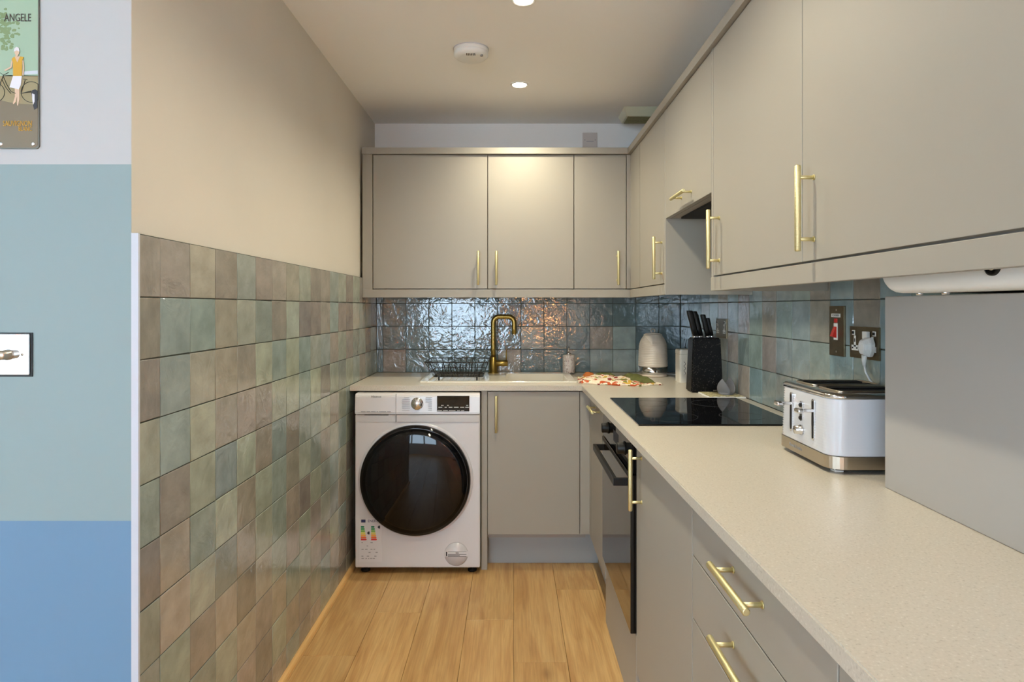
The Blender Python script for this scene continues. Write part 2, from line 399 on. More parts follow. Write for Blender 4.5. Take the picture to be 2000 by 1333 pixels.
LG = ['TTtTSTttsTTSsTsTss', 'TBBtsSTsTTtBTTsSsT', 'TBttTsBsBsStsTSSTs', 'sBsttTssBsTsSsSTSs', 'STsBsTBTSSsTsSBsTs', 'TtSstsSTsSTsBsTSsS', 'StsStsStTsSBsTsBsT', 'SSTtTtstsTsStsBTsS', 'tTSstTtSstTsStsTSs', 'TstStTstTsSttTsSts', 'tSTtsTtSTtsSTtsTSt']
ucols = [WFY, 1.434]+[1.434+P*k for k in range(1, 18)]+[DB]
b = bmesh.new(); box(b, XL-0.0139, XL-0.0022, WFY+0.006, DB+0.005, 0.0, 1.4365); obj('grout', b, M['grout'], wall_left)
for r in range(11):
    z1 = ROWS[r]; z0 = max(0.012, ROWS[r+1])
    for c in range(len(ucols)-1):
        put_tile(wall_left, (XL-TT, 0, 0), FACE_RIGHT, ucols[c]+(0.004 if c == 0 else 0), ucols[c+1], z0, z1, LG[r][c % 18])
bc = [XL]+[-0.752+P*k for k in range(0, 13)]+[XR]
BG = ['DTDDDDTDDDBBBDB', 'DDDDDDDBDDTBDDD', 'DDDDDDDDDDDDDDD', 'DDDDTDDDDDDDDDD']
b = bmesh.new(); box(b, XL-0.005, XR+0.005, DB+0.0022, DB+0.0109, 0.86, 1.436); obj('grout', b, M['grout'], wall_back)
for r in range(4):
    for c in range(len(bc)-1):
        put_tile(wall_back, (0, DB+TT, 0), FACE_CAM, bc[c], bc[c+1], 0.9+P*r, 0.9+P*(r+1), BG[r][c % 15])
RG = {3: 'bbbTbTBBTBTBtBDDDDD', 2: 'bbbTbTBBTBTBTBTDDDD', 1: 'bbbBbBBBTBBTBBBDDDD', 0: 'bbbBbBBBBbtBbBBDDDD'}
rc = [1.30]+[1.437+P*k for k in range(0, 18)]
b = bmesh.new(); box(b, XR+0.0022, XR+0.0109, 1.2, DB+0.005, 0.86, 1.436); obj('grout', b, M['grout'], wall_right)
for r in range(4):
    for c in range(len(rc)-1):
        put_tile(wall_right, (XR+TT, 0, 0), FACE_LEFT, -min(rc[c+1], DB), -rc[c], 0.9+P*r, 0.9+P*(r+1), RG[r][c % 19])
b = bmesh.new(); box(b, XL-0.014, XL+0.001, WFY-0.001, WFY+0.005, 0.0, 1.437); o = obj('trim_1', b, M['white_trim']); tag(o, 'white vertical tile edge trim at the corner of the tiled wall', None, kind='structure')
b = bmesh.new(); lathe_pts = [(XL, 0, 0), (XL+0.018, 0, 0), (XL+0.0165, 0, 0.008), (XL+0.0125, 0, 0.0145), (XL+0.006, 0, 0.018), (XL, 0, 0.018)]
prism(b, [(x, WFY+0.004, z) for x, _, z in lathe_pts], (0, DB-WFY-0.005, 0)); o = obj('baseboard_left', b, M['oak_trim']); tag(o, 'oak quadrant beading along the foot of the tiled wall', None, kind='structure')

# ------------------------------------------------------------------ ceiling fittings
def downlight(x, y, label):
    t = thing('downlight', (x, y, HC-0.004), label, 'downlight', 'recessed ceiling downlights')
    b = bmesh.new(); lathe(b, (x, y, HC), (0,0,-1), [(0.034,-0.001),(0.044,-0.001),(0.044,0.003),(0.042,0.005),(0.036,0.005),(0.034,0.002)], 32); obj('bezel', b, M['plastic'], t)
    b = bmesh.new(); lathe(b, (x, y, HC), (0,0,-1), [(0.0345,0.0),(0.0345,0.002),(0.02,0.0035),(0,0.004)], 32); obj('lens', b, M['lens'], t)
    l = bpy.data.lights.new('downlight_beam', 'SPOT'); l.energy = SPOT_W; l.color = SPOT_COL; l.spot_size = math.radians(150); l.spot_blend = 1.0; l.shadow_soft_size = 0.03
    lo = bpy.data.objects.new('downlight_beam', l); COL.objects.link(lo); lo.parent = t; lo.location = (0, 0, -0.012)
downlight(0.036, 3.08, 'lit round ceiling downlight near the back wall cupboards')
downlight(0.040, 2.23, 'lit round ceiling downlight cut by the top edge of the photo')
downlight(0.040, 1.38, 'lit round ceiling downlight above the toaster end of the kitchen')
t = thing('smoke_alarm', (-0.17, 2.66, HC-0.046), 'white round smoke alarm on the ceiling', 'smoke alarm')
b = bmesh.new(); lathe(b, (-0.17, 2.66, HC), (0,0,-1), [(0.068,0),(0.072,0.003),(0.072,0.012),(0.070,0.0135),(0.070,0.016),(0.072,0.0175),(0.071,0.028),(0.064,0.036),(0.05,0.040),(0.0,0.041)], 48); obj('casing', b, M['plastic'], t)
for i in range(6): bx('vent_slot', M['dark'], t, -0.186+i*0.0065, -0.183+i*0.0065, 2.605, 2.622, HC-0.041, HC-0.0378)
b = bmesh.new(); cyl(b, (-0.125, 2.625, HC-0.037), (-0.125, 2.625, HC-0.0425), 0.006, 16); obj('test_button', b, M['ink_grey'], t)
b = bmesh.new(); lathe(b, (-0.17, 2.66, HC), (0,0,-1), [(0.0,-0.001),(0.074,-0.001),(0.074,0.0025),(0.0,0.0025)], 48); obj('base_plate', b, M['appl2'], t)
# ceiling vent by the right wall cupboards
VX0, VX1, VY0, VY1 = 0.60, 0.80, 3.42, 3.62
t = thing('ceiling_vent', ((VX0+VX1)/2, (VY0+VY1)/2, HC-0.035), 'cream ceiling extractor vent above the corner wall cupboard', 'vent')
m_v = mat('aged_white_plastic', srgb(222,222,196), 0.45)
b = bmesh.new()
lo = [(VX0,VY0,HC),(VX1,VY0,HC),(VX1,VY1,HC),(VX0,VY1,HC)]; hi = [(VX0+0.02,VY0+0.05,HC-0.035),(VX1-0.02,VY0+0.05,HC-0.035),(VX1-0.02,VY1-0.01,HC-0.035),(VX0+0.02,VY1-0.01,HC-0.035)]
va = [b.verts.new(p) for p in lo]; vb = [b.verts.new(p) for p in hi]
b.faces.new(va); b.faces.new(vb)
for i in range(4): b.faces.new([va[i], va[(i+1)%4], vb[(i+1)%4], vb[i]])
bmesh.ops.recalc_face_normals(b, faces=b.faces); obj('housing', b, m_v, t)
for i in range(6):
    y = VY0+0.06+i*0.022; bx('louvre', mat('vent_louvre', srgb(150,144,104), 0.6) if i == 0 else bpy.data.materials['vent_louvre'], t, VX0+0.03, VX1-0.03, y, y+0.014, HC-0.039, HC-0.0345)
# blank plate on the back wall above the cupboards
t = thing('socket_plate', (0.455, DB+0.004, 2.21), 'small white blank outlet plate on the wall above the cupboards', 'wall plate')
b = bmesh.new(); box(b, 0.412, 0.498, DB+0.002, DB+0.011, 2.213, 2.299, bev=0.002); obj('plate', b, mat('plate_offwhite', srgb(206,196,190), 0.4), t)
for x in (0.425, 0.485):
    b = bmesh.new(); cyl(b, (x, DB+0.004, 2.256), (x, DB+0.001, 2.256), 0.003, 12); obj('screw', b, M['ink_grey'], t)
bx('cord_slot', M['ink_grey'], t, 0.434, 0.476, DB+0.0012, DB+0.003, 2.246, 2.249)

# ------------------------------------------------------------------ handles
def handle_mesh():
    """T-bar handle, bar along local Y, standing off local +Z from the door face"""
    b = bmesh.new(); L = 0.178; s = 0.034
    lathe(b, (0, -L/2, s), (0,1,0), [(0.0045,0),(0.0062,0.002),(0.0062,L-0.002),(0.0045,L)], 16)
    for y in (-0.064, 0.064):
        cyl(b, (0, y, 0), (0, y, s), 0.004, 12); cyl(b, (0, y, 0), (0, y, 0.002), 0.006, 12)
    me = bpy.data.meshes.new('handle'); b.to_mesh(me); b.free(); me.materials.append(M['brass']); return me
HM = handle_mesh()
def handle(door, loc, face, horizontal=False):
    r = face if not horizontal else face @ Matrix.Rotation(PI/2, 3, 'Z')
    o = place('handle', HM, door, loc, r); o['label'] = 'brass bar handle'; return o

# ------------------------------------------------------------------ wall cupboards
ZD0, ZD1, ZP0, ZC1 = 1.378, 2.082, 1.331, 2.118
DU, XU = 3.37, 0.624          # door planes of the back and the right wall cupboards
HZ = 1.485
def wall_cab_back(x0, x1, label, hx, name='wall_cabinet'):
    t = thing(name, ((x0+x1)/2, DU+0.18, ZP0+0.03), label, 'cabinet', 'wall cupboards')
    bx('carcass', M['carc'], t, x0+0.001, x1-0.001, DU+0.021, DB-0.001, ZD0-0.004, ZC1-0.02)
    d = bx('door', M['cab'], t, x0+0.002, x1-0.002, DU, DU+0.019, ZD0, ZD1, bev=0.001)
    handle(d, (hx, DU, HZ), FACE_CAM); return t
wall_cab_back(-0.733, -0.128, 'wide cashmere wall cupboard door above the sink drainer, leftmost on the back wall', -0.177)
wall_cab_back(-0.128, 0.326, 'middle cashmere wall cupboard on the back wall, handle at its left', -0.082)
wall_cab_back(0.326, 0.602, 'narrow cashmere wall cupboard in the corner of the back wall', 0.555)
t = thing('filler_panel', (-0.76, DU+0.01, ZP0), 'narrow cashmere filler strip between the cream wall and the wall cupboards', 'panel')
bx('panel', M['cab'], t, XL-0.0135+0.014, -0.735, DU, DU+0.018, ZP0+0.002, ZC1-0.002)
t = thing('filler_panel', (0.613, DU+0.01, ZP0), 'slim corner post where the two runs of wall cupboards meet', 'panel')
b = bmesh.new(); prism(b, [(0.604,DU,ZD0),(XU,DU,ZD0),(XU,3.125,ZD0),(XU+0.019,3.125,ZD0),(XU+0.019,DU+0.019,ZD0),(0.604,DU+0.019,ZD0)], (0,0,ZD1-ZD0)); obj('panel', b, M['cab'], t)
def wall_cab_right(y0, y1, label, hy, zb=None, horiz=False, hz=HZ):
    zb = ZD0 if zb is None else zb
    t = thing('wall_cabinet', (XU+0.18, (y0+y1)/2, zb), label, 'cabinet', 'wall cupboards')
    bx('carcass', M['carc'], t, XU+0.021, XR-0.001, y0+0.001, y1-0.001, zb+(-0.004 if not horiz else 0.0), ZC1-0.02)
    d = bx('door', M['cab'], t, XU, XU+0.019, y0+0.0015, y1-0.0015, zb, ZD1, bev=0.001)
    handle(d, (XU, hy, hz), FACE_LEFT, horiz); return t
wall_cab_right(2.622, 3.122, 'wall cupboard on the right run beyond the cooker hood, above the knife block', 2.662)
t = wall_cab_right(2.004, 2.602, 'short cooker hood cupboard with a sideways handle above the hob', 2.29, 1.64, True, 1.682)
bx('hood_filter', M['dark'], t, XU+0.05, XR-0.05, 2.06, 2.55, 1.632, 1.6405)
wall_cab_right(1.376, 1.983, 'wall cupboard right of the cooker hood with handle at its far edge', 1.925)
wall_cab_right(0.776, 1.376, 'nearest large wall cupboard at the top right above the grey boxing', 1.322)
for y0, y1, zb, lb in ((2.603, 2.621, ZP0, 'grey side panel of the wall cupboard left of the cooker hood space'), (1.984, 2.003, ZP0, 'slim side panel of the wall cupboard right of the cooker hood space')):
    b = bmesh.new(); box(b, XU, XR-0.001, y0, y1, zb, ZC1-0.02, bev=0.0008); o = obj('end_panel', b, M['cab']); tag(o, lb, 'panel')
def pelmet(name, label, boxes):
    b = bmesh.new()
    for a in boxes: box(b, *a, bev=0.001)
    o = obj(name, b, M['cab']); tag(o, label, 'trim'); return o
pelmet('pelmet', 'cashmere light pelmet under the back wall cupboards', [(XL+0.001, XU+0.018, DU-0.002, DU+0.017, ZP0, ZD0-0.005)])
pelmet('pelmet', 'short light pelmet under the corner cupboard above the knife block', [(XU-0.002, XU+0.017, 2.604, DU-0.003, ZP0, ZD0-0.005)])
pelmet('pelmet', 'long light pelmet under the nearest wall cupboards on the right', [(XU-0.002, XU+0.017, 0.776, 2.003, ZP0, ZD0-0.005)])
pelmet('cornice', 'cashmere cornice strip on top of the back wall cupboards', [(XL-0.013+0.0135, XU-0.016, DU-0.015, DU+0.03, ZD1+0.003, ZC1)])
pelmet('cornice', 'cashmere cornice strip running over the right wall cupboards', [(XU-0.015, XU+0.03, 0.776, DU+0.03, ZD1+0.003, ZC1)])
# grey boxing on the worktop with the white casing above it
b = bmesh.new(); box(b, 0.787, XR-0.0, 0.776, 1.351, 0.9005, EYE+0.022, bev=0.0015); o = obj('boxing_panel', b, M['greypanel']); tag(o, 'large plain grey boxing standing on the worktop beside the toaster', 'panel')
t = thing('appliance_casing', (0.83, 1.0, EYE+0.025), 'white rounded appliance casing showing beneath the nearest wall cupboard', 'appliance')
b = bmesh.new(); pr = rrect(0.0, 0.62, 0.0, 0.16, 0.045, 8)
vs = [(0.71, 1.245-u, EYE+0.026+z) for u, z in pr if True]
n = bmesh.new(); prism(n, vs, (0.25, 0, 0))
bmesh.ops.bevel(n, geom=[e for e in n.edges if abs(e.verts[0].co.x-0.71) < 1e-5 and abs(e.verts[1].co.x-0.71) < 1e-5], offset=0.022, segments=5, affect='EDGES', profile=0.5)
for f in n.faces: f.smooth = True
for v in n.verts: v.co.z = min(v.co.z, ZD0+0.008)
merge(b, n); obj('casing', b, M['plastic'], t)
b = bmesh.new(); lathe(b, (0.709, 0.944, EYE+0.062), (-1,0,0), [(0.0,-0.004),(0.016,-0.004),(0.016,0.002),(0.012,0.003),(0.011,0.0),(0.0,0.0)], 32); obj('dial_ring', b, M['black_matte'], t)
b = bmesh.new(); lathe(b, (0.709, 0.944, EYE+0.062), (-1,0,0), [(0.0,0.0),(0.0085,0.0),(0.008,0.003),(0.0,0.0032)], 32); obj('dial', b, M['steel'], t)
for y in (1.17, 1.10):
    b = bmesh.new(); cyl(b, (0.745, y, EYE+0.0215), (0.745, y, EYE+0.028), 0.006, 12); obj('pipe_stub', b, M['chrome'], t)

# ------------------------------------------------------------------ worktop, base units
ZT, ZU = 0.9, 0.874
XF, DF = 0.339, 3.10
SX0, SX1, SY0, SY1 = -0.46, 0.325, 3.20, 3.665    # sink outline
BX0, BX1, BY0, BY1 = -0.03, 0.285, 3.25, 3.575    # bowl
def worktop():
    xs = [XL+0.001, SX0+0.02, SX1-0.02, XF, XR-0.001]; ys = [0.25, DF, SY0+0.02, SY1-0.02, DB-0.001]
    def inside(i, j):
        if not (0 <= i < 4 and 0 <= j < 4): return False
        if j == 0: return i == 3
        return not (i == 1 and j == 2)
    b = bmesh.new(); vc = {}
    def V(i, j, k):
        if (i, j, k) not in vc:
            x = xs[i]
            if i == 3 and j == 0: x = 0.376
            vc[(i, j, k)] = b.verts.new((x, ys[j], (ZU, ZT)[k]))
        return vc[(i, j, k)]
    for i in range(4):
        for j in range(4):
            if not inside(i, j): continue
            b.faces.new([V(i,j,1), V(i+1,j,1), V(i+1,j+1,1), V(i,j+1,1)]); b.faces.new([V(i,j,0), V(i,j+1,0), V(i+1,j+1,0), V(i+1,j,0)])
            for (di, dj, p, q) in ((-1,0,(i,j+1),(i,j)),(1,0,(i+1,j),(i+1,j+1)),(0,-1,(i,j),(i+1,j)),(0,1,(i+1,j+1),(i,j+1))):
                if not inside(i+di, j+dj): b.faces.new([V(*p,0), V(*q,0), V(*q,1), V(*p,1)])
    bmesh.ops.recalc_face_normals(b, faces=b.faces)
    bmesh.ops.bevel(b, geom=[e for e in b.edges if len(e.link_faces) == 2 and e.calc_face_angle() > 0.5], offset=0.002, segments=2, affect='EDGES')
    o = obj('worktop', b, M['worktop']); tag(o, 'pale speckled L-shaped kitchen worktop over the base units', 'worktop')
worktop()
XD, DD = 0.378, 3.118     # door planes of the base units
def base_door(t, name, y0, y1, z0, z1, hy=None, hz=None, horiz=False):
    d = bx(name, M['cab'], t, XD, XD+0.019, y0+0.0015, y1-0.0015, z0, z1, bev=0.001)
    if hy is not None: handle(d, (XD, hy, hz), FACE_LEFT, horiz)
    return d
# sink base unit on the back run
t = thing('base_cabinet', (0.1, DD+0.25, 0.0), 'cashmere base cupboard under the sink, right of the washing machine', 'cabinet', 'base units')
bx('carcass', M['carc'], t, -0.119, 0.36, DD+0.021, DB-0.002, 0.15, 0.68)
d = bx('door', M['cab'], t, -0.118, 0.3285, DD, DD+0.019, 0.172, 0.868, bev=0.001)
handle(d, (-0.077, DD, 0.762), FACE_CAM)
bx('plinth', M['plinth'], t, -0.119, 0.43, DD+0.082, DD+0.098, 0.0005, 0.168)
b = bmesh.new(); box(b, -0.149, -0.1205, DD-0.002, DB-0.002, 0.0005, 0.873, bev=0.001); o = obj('end_panel', b, M['cab']); tag(o, 'upright end panel between washing machine and sink cupboard', 'panel')
t = thing('filler_panel', (0.36, DD+0.01, 0.17), 'slim corner post between the sink cupboard and the oven run', 'panel')
b = bmesh.new(); prism(b, [(0.3315,DD,0.172),(XD,DD,0.172),(XD,3.065,0.172),(XD+0.019,3.065,0.172),(XD+0.019,DD+0.019,0.172),(0.3315,DD+0.019,0.172)], (0,0,0.868-0.172)); obj('panel', b, M['cab'], t)
# right run
t = thing('base_cabinet', (0.65, 2.84, 0.0), 'narrow corner base unit beyond the oven with a sideways handle', 'cabinet', 'base units')
bx('carcass', M['carc'], t, XD+0.021, XR-0.002, 2.602, 3.06, 0.15, 0.868)
base_door(t, 'door', 2.602, 3.062, 0.172, 0.868, 2.83, 0.826, True)
bx('plinth', M['plinth'], t, 0.432, 0.448, 2.66, 3.195, 0.0005, 0.168)
t = thing('oven_housing', (0.65, 2.27, 0.0), 'grey oven housing unit with lower panel down to the floor', 'cabinet', 'base units')
bx('carcass', M['carc'], t, XD+0.022, XR-0.002, 1.963, 2.60, 0.15, 0.26)
bx('lower_panel', M['cab'], t, XD+0.003, XD+0.021, 1.963, 2.60, 0.0005, 0.272, bev=0.001)
bx('side_panel', M['carc'], t, XD+0.004, XR-0.002, 2.582, 2.60, 0.274, 0.868)
bx('side_panel', M['carc'], t, XD+0.004, XR-0.002, 1.947, 1.962, 0.0005, 0.868)
t = thing('oven', (0.62, 2.27, 0.275), 'black built-in glass oven under the hob', 'oven')
bx('body', M['black_matte'], t, XD+0.012, XR-0.05, 1.975, 2.575, 0.28, 0.865)
bx('control_panel', M['black'], t, XD-0.012, XD+0.011, 1.966, 2.578, 0.768, 0.869, bev=0.0015)
dr = bx('door', M['smoked'], t, XD-0.014, XD+0.011, 1.966, 2.578, 0.276, 0.763, bev=0.0015)
bx('glass_frame', M['black_matte'], dr, XD-0.0145, XD-0.0135, 1.968, 2.576, 0.748, 0.7615)
b = bmesh.new(); box(b, XD-0.058, XD-0.046, 2.02, 2.53, 0.716, 0.740, bev=0.001)
for y in (2.02, 2.518): box(b, XD-0.05, XD-0.0142, y, y+0.012, 0.716, 0.740, bev=0.001)
obj('handle', b, M['black_matte'], dr, 'black flat bar oven handle')
for y in (2.43, 2.08):
    b = bmesh.new(); lathe(b, (XD-0.012, y, 0.822), (-1,0,0), [(0.022,0),(0.022,0.003),(0.0185,0.005),(0.018,0.024),(0.016,0.026),(0,0.026)], 28); k = obj('knob', b, M['black_matte'], t)
bx('clock_display', M['ink'], t, XD-0.0125, XD-0.0118, 2.2, 2.31, 0.80, 0.84)
t = thing('base_cabinet', (0.65, 1.64, 0.0), 'tall-handled base cupboard between the oven and the drawers', 'cabinet', 'base units')
bx('carcass', M['carc'], t, XD+0.021, XR-0.002, 1.345, 1.944, 0.15, 0.868)
base_door(t, 'door', 1.343, 1.945, 0.172, 0.868, 1.862, 0.776)
bx('plinth', M['plinth'], t, 0.432, 0.448, 1.343, 1.945, 0.0005, 0.168)
t = thing('drawer_unit', (0.65, 1.04, 0.0), 'stack of base drawers with brass bar handles nearest the camera', 'drawers', 'base units')
bx('carcass', M['carc'], t, XD+0.021, XR-0.002, 0.742, 1.342, 0.15, 0.868)
for z0, z1, hz in ((0.764, 0.868, 0.832), (0.633, 0.761, 0.704), (0.403, 0.630, 0.574), (0.172, 0.400, 0.345)): base_door(t, 'drawer', 0.742, 1.342, z0, z1, 1.028, hz, True)
bx('plinth', M['plinth'], t, 0.432, 0.448, 0.742, 1.342, 0.0005, 0.168)
t = thing('base_cabinet', (0.65, 0.5, 0.0), 'base cupboard at the near end of the worktop, beside the drawers', 'cabinet', 'base units')
bx('carcass', M['carc'], t, XD+0.021, XR-0.002, 0.26, 0.741, 0.15, 0.868)
base_door(t, 'door', 0.26, 0.741, 0.172, 0.868)
bx('plinth', M['plinth'], t, 0.432, 0.448, 0.26, 0.741, 0.0005, 0.168)

# ------------------------------------------------------------------ washing machine
wx0, wx1, wy, wz0, wz1 = -0.751, -0.153, 3.062, 0.032, 0.868
wcx, wcz = -0.460, 0.455
t = thing('washing_machine', ((wx0+wx1)/2, 3.35, 0.0), 'white front-loading washing machine with large black round door', 'washing machine')
b = bmesh.new(); box(b, wx0, wx1, wy, 3.64, wz0, wz1-0.102, bev=0.006); obj('body', b, M['appl'], t)
b = bmesh.new()
pts = [(wx0+0.001, wy+0.03, wz1-0.101), (wx0+0.001, wy-0.006, wz1-0.101), (wx0+0.001, wy-0.010, wz1-0.094), (wx0+0.001, wy-0.004, wz1-0.014), (wx0+0.001, wy+0.006, wz1-0.001), (wx0+0.001, 3.63, wz1-0.001), (wx0+0.001, 3.63, wz1-0.101)]
n = bmesh.new(); prism(n, pts, (wx1-wx0-0.002, 0, 0)); bmesh.ops.bevel(n, geom=list(n.edges), offset=0.003, segments=2, affect='EDGES'); merge(b, n)
cp = obj('control_panel', b, M['appl'], t)
py = wy-0.0105
def pz(ypx): return EYE-(ypx-600)*wy/1250
def pxx(xpx): return (xpx-1000)*wy/1250
b = bmesh.new(); kx, kz = pxx(815), pz(789)
lathe(b, (kx, wy-0.006, kz), (0,-1,0), [(0.030,0),(0.030,0.002),(0.0265,0.003),(0.026,0.018),(0.0245,0.020),(0,0.020)], 40); kn = obj('dial', b, M['chrome'], t, 'silver programme dial')
for i in range(14):
    a = i*2*PI/14; b = bmesh.new() if i == 0 else b
    box(b, kx+0.0262*math.cos(a)-0.0012, kx+0.0262*math.cos(a)+0.0012, wy-0.024, wy-0.010, kz+0.0262*math.sin(a)-0.0012, kz+0.0262*math.sin(a)+0.0012)
obj('grip_ribs', b, M['steel'], kn)
bx('display', M['black'], t, pxx(854), pxx(917), wy-0.0115, wy-0.003, pz(803.5), pz(773.5), bev=0.0008)
b = bmesh.new()
for i, (x0, x1) in enumerate(((857,864),(869,873),(877,884),(887,896),(899,907),(909,916))): box(b, pxx(x0), pxx(x1), wy-0.0122, wy-0.0114, pz(796), pz(794.6))
for x0, x1 in ((855,864),(866,875),(877,890),(893,899),(901,907)): box(b, pxx(x0), pxx(x1), wy-0.0122, wy-0.0114, pz(802.3), pz(801))
for x0, x1 in ((862,867),(874,877),(911,915)): box(b, pxx(x0), pxx(x1), wy-0.0122, wy-0.0114, pz(792.3), pz(791))
obj('display_marks', b, M['ink_white'], t)['kind'] = 'stuff'
b = bmesh.new()
for i in range(7):
    z = 777+i*4; l0 = 786 if i else 790
    box(b, pxx(l0), pxx(800 if i in (0, 6) else 801), wy-0.0112 if i > 2 else wy-0.0092, wy-0.004, pz(z+0.35), pz(z-0.35))
    box(b, pxx(832 if i < 3 else 837), pxx(844), wy-0.0112 if i > 2 else wy-0.0092, wy-0.004, pz(z+0.35), pz(z-0.35))
x = 706
for w in (9, 7, 9, 3, 14, 7): box(b, pxx(x), pxx(x+w), wy-0.0115, wy-0.004, pz(804.6), pz(803.3)); x += w+1.8
obj('programme_marks', b, M['ink_grey'], t)['kind'] = 'stuff'
text('lettering', 'Hisense', 0.0145, M['ink'], t, (pxx(735.5), wy-0.0074, pz(775)), FACE_CAM @ Matrix.Rotation(-0.07, 3, 'X'), squeeze=1.05)
bx('drawer_seam', M['ink_grey'], t, pxx(773.6), pxx(774.2), wy-0.0106, wy+0.001, pz(825), pz(770))
b = bmesh.new(); prism(b, [(pxx(712), wy-0.003, pz(810.8)), (pxx(759), wy-0.003, pz(810.8)), (pxx(756), wy-0.003, pz(815)), (pxx(746), wy-0.003, pz(820)), (pxx(725), wy-0.003, pz(820)), (pxx(715), wy-0.003, pz(815))], (0, 0.005, 0)); obj('drawer_grip', b, M['appl2'], t)
bx('drawer_grip_slot', M['ink'], t, pxx(712), pxx(759), wy-0.0032, wy+0.002, pz(811.6), pz(810.0))
b = bmesh.new(); box(b, pxx(774.5), wx1-0.002, wy-0.005, wy+0.004, pz(825), pz(811), bev=0.002); box(b, wx0+0.002, pxx(773), wy-0.002, wy+0.004, pz(825), pz(811), bev=0.001); obj('upper_fascia', b, M['appl2'], t)
# door
b = bmesh.new(); lathe(b, (wcx, wy, wcz), (0,-1,0), [(0.275,-0.001),(0.275,0.0015),(0.266,0.003),(0.2,0.003)], 72); obj('door_surround', b, M['appl'], t)
b = bmesh.new(); lathe(b, (wcx, wy, wcz), (0,-1,0), [(0.262,0.0),(0.2635,0.012),(0.262,0.026),(0.258,0.032),(0.254,0.0345),(0.250,0.0355)], 96); dr = obj('door', b, M['black'], t, 'round black glass door')
b = bmesh.new(); lathe(b, (wcx, wy, wcz), (0,-1,0), [(0.2502,0.0352),(0.22,0.0395),(0.18,0.0445),(0.12,0.049),(0.06,0.0513),(0,0.052)], 96); obj('door_glass', b, mat('door_glass', srgb(5,6,10), 0.03, spec=0.35, bump=(7,0.02,0.004)), dr)
# energy sticker and filter flap
es = bmesh.new(); box(es, pxx(702), pxx(746), wy-0.0012, wy+0.001, pz(1098), pz(1013)); st = obj('energy_sticker', es, mat('sticker_paper', srgb(213,210,212), 0.35), t)
bx('flag_mark', mat('label_blue', srgb(36,42,92), 0.6), st, pxx(705.5), pxx(714), wy-0.0018, wy-0.001, pz(1021), pz(1015.5))
text('lettering', 'ENERG', 0.0165, bpy.data.materials['label_blue'], st, (pxx(729), wy-0.0016, pz(1018.4)), FACE_CAM)
cols = [(0,120,84),(40,150,80),(120,178,70),(222,212,90),(240,170,60),(228,110,50),(205,50,48)]
for sx in (705, 725):
    for i, c in enumerate(cols):
        nm = 'label_band_%s' % 'abcdefg'[i]; mm = bpy.data.materials.get(nm) or mat(nm, srgb(*c), 0.6)
        y0 = 1028+i*4.1; w = 5.5+i*0.75; b = bmesh.new()
        prism(b, [(pxx(sx), wy-0.0018, pz(y0)), (pxx(sx+w), wy-0.0018, pz(y0)), (pxx(sx+w+1.6), wy-0.0018, pz(y0+1.7)), (pxx(sx+w), wy-0.0018, pz(y0+3.3)), (pxx(sx), wy-0.0018, pz(y0+3.3))], (0, 0.0008, 0)); obj('rating_band', b, mm, st)
for cx_, cy_ in ((719.5, 1041.5), (740, 1030)):
    b = bmesh.new(); prism(b, [(pxx(cx_-2.6), wy-0.0018, pz(cy_)), (pxx(cx_-0.5), wy-0.0018, pz(cy_-2.8)), (pxx(cx_+2.4), wy-0.0018, pz(cy_-2.8)), (pxx(cx_+2.4), wy-0.0018, pz(cy_+2.8)), (pxx(cx_-0.5), wy-0.0018, pz(cy_+2.8))], (0, 0.0008, 0)); obj('rating_arrow', b, M['ink'], st)
b = bmesh.new(); rr = random.Random(3)
for y in (1060, 1066.5, 1073, 1079, 1086.5, 1091):
    x = 706.0
    while x < 734:
        w = rr.uniform(2, 5)
        if rr.random() < 0.6: box(b, pxx(x), pxx(x+w), wy-0.0018, wy-0.001, pz(y+1.1), pz(y-0.4))
        x += w+rr.uniform(1, 3)
obj('small_print', b, M['ink_grey'], st)['kind'] = 'stuff'
fx, fz = pxx(891), pz(1083)
b = bmesh.new(); lathe(b, (fx, wy, fz), (0,-1,0), [(0.0555,-0.001),(0.0555,0.0008),(0.0565,0.0008),(0.0565,-0.001)], 48); obj('filter_flap_outline', b, M['ink_grey'], t)
b = bmesh.new(); lathe(b, (fx, wy, fz), (0,-1,0), [(0.055,-0.001),(0.055,0.0012),(0.0,0.0014)], 48); ff = obj('filter_flap', b, M['appl'], t)
b = bmesh.new(); box(b, pxx(868.5), pxx(914), wy-0.0022, wy-0.001, pz(1087.5), pz(1077.5)); nt_ = obj('notice_sticker', b, bpy.data.materials['sticker_paper'], ff)
b = bmesh.new(); box(b, pxx(871), pxx(873.4), wy-0.0028, wy-0.002, pz(1086.4), pz(1078.4))
for y, x0, x1, h in ((1080.5,890,896,.7),(1083,875,911,.3),(1085.5,875,898,.5),(1087.2,875,911,.3),(1077.8,875,911,.2)): box(b, pxx(x0), pxx(x1), wy-0.0028, wy-0.002, pz(y+h), pz(y-h))
obj('notice_print', b, M['ink'], ff)['kind'] = 'stuff'
for x in (wx0+0.04, wx1-0.04):
    for y in (wy+0.05, 3.58):
        b = bmesh.new(); lathe(b, (x, y, 0.0005), (0,0,1), [(0.022,0),(0.022,0.008),(0.010,0.012),(0.010,0.034)], 20); obj('foot', b, M['black_matte'], t)

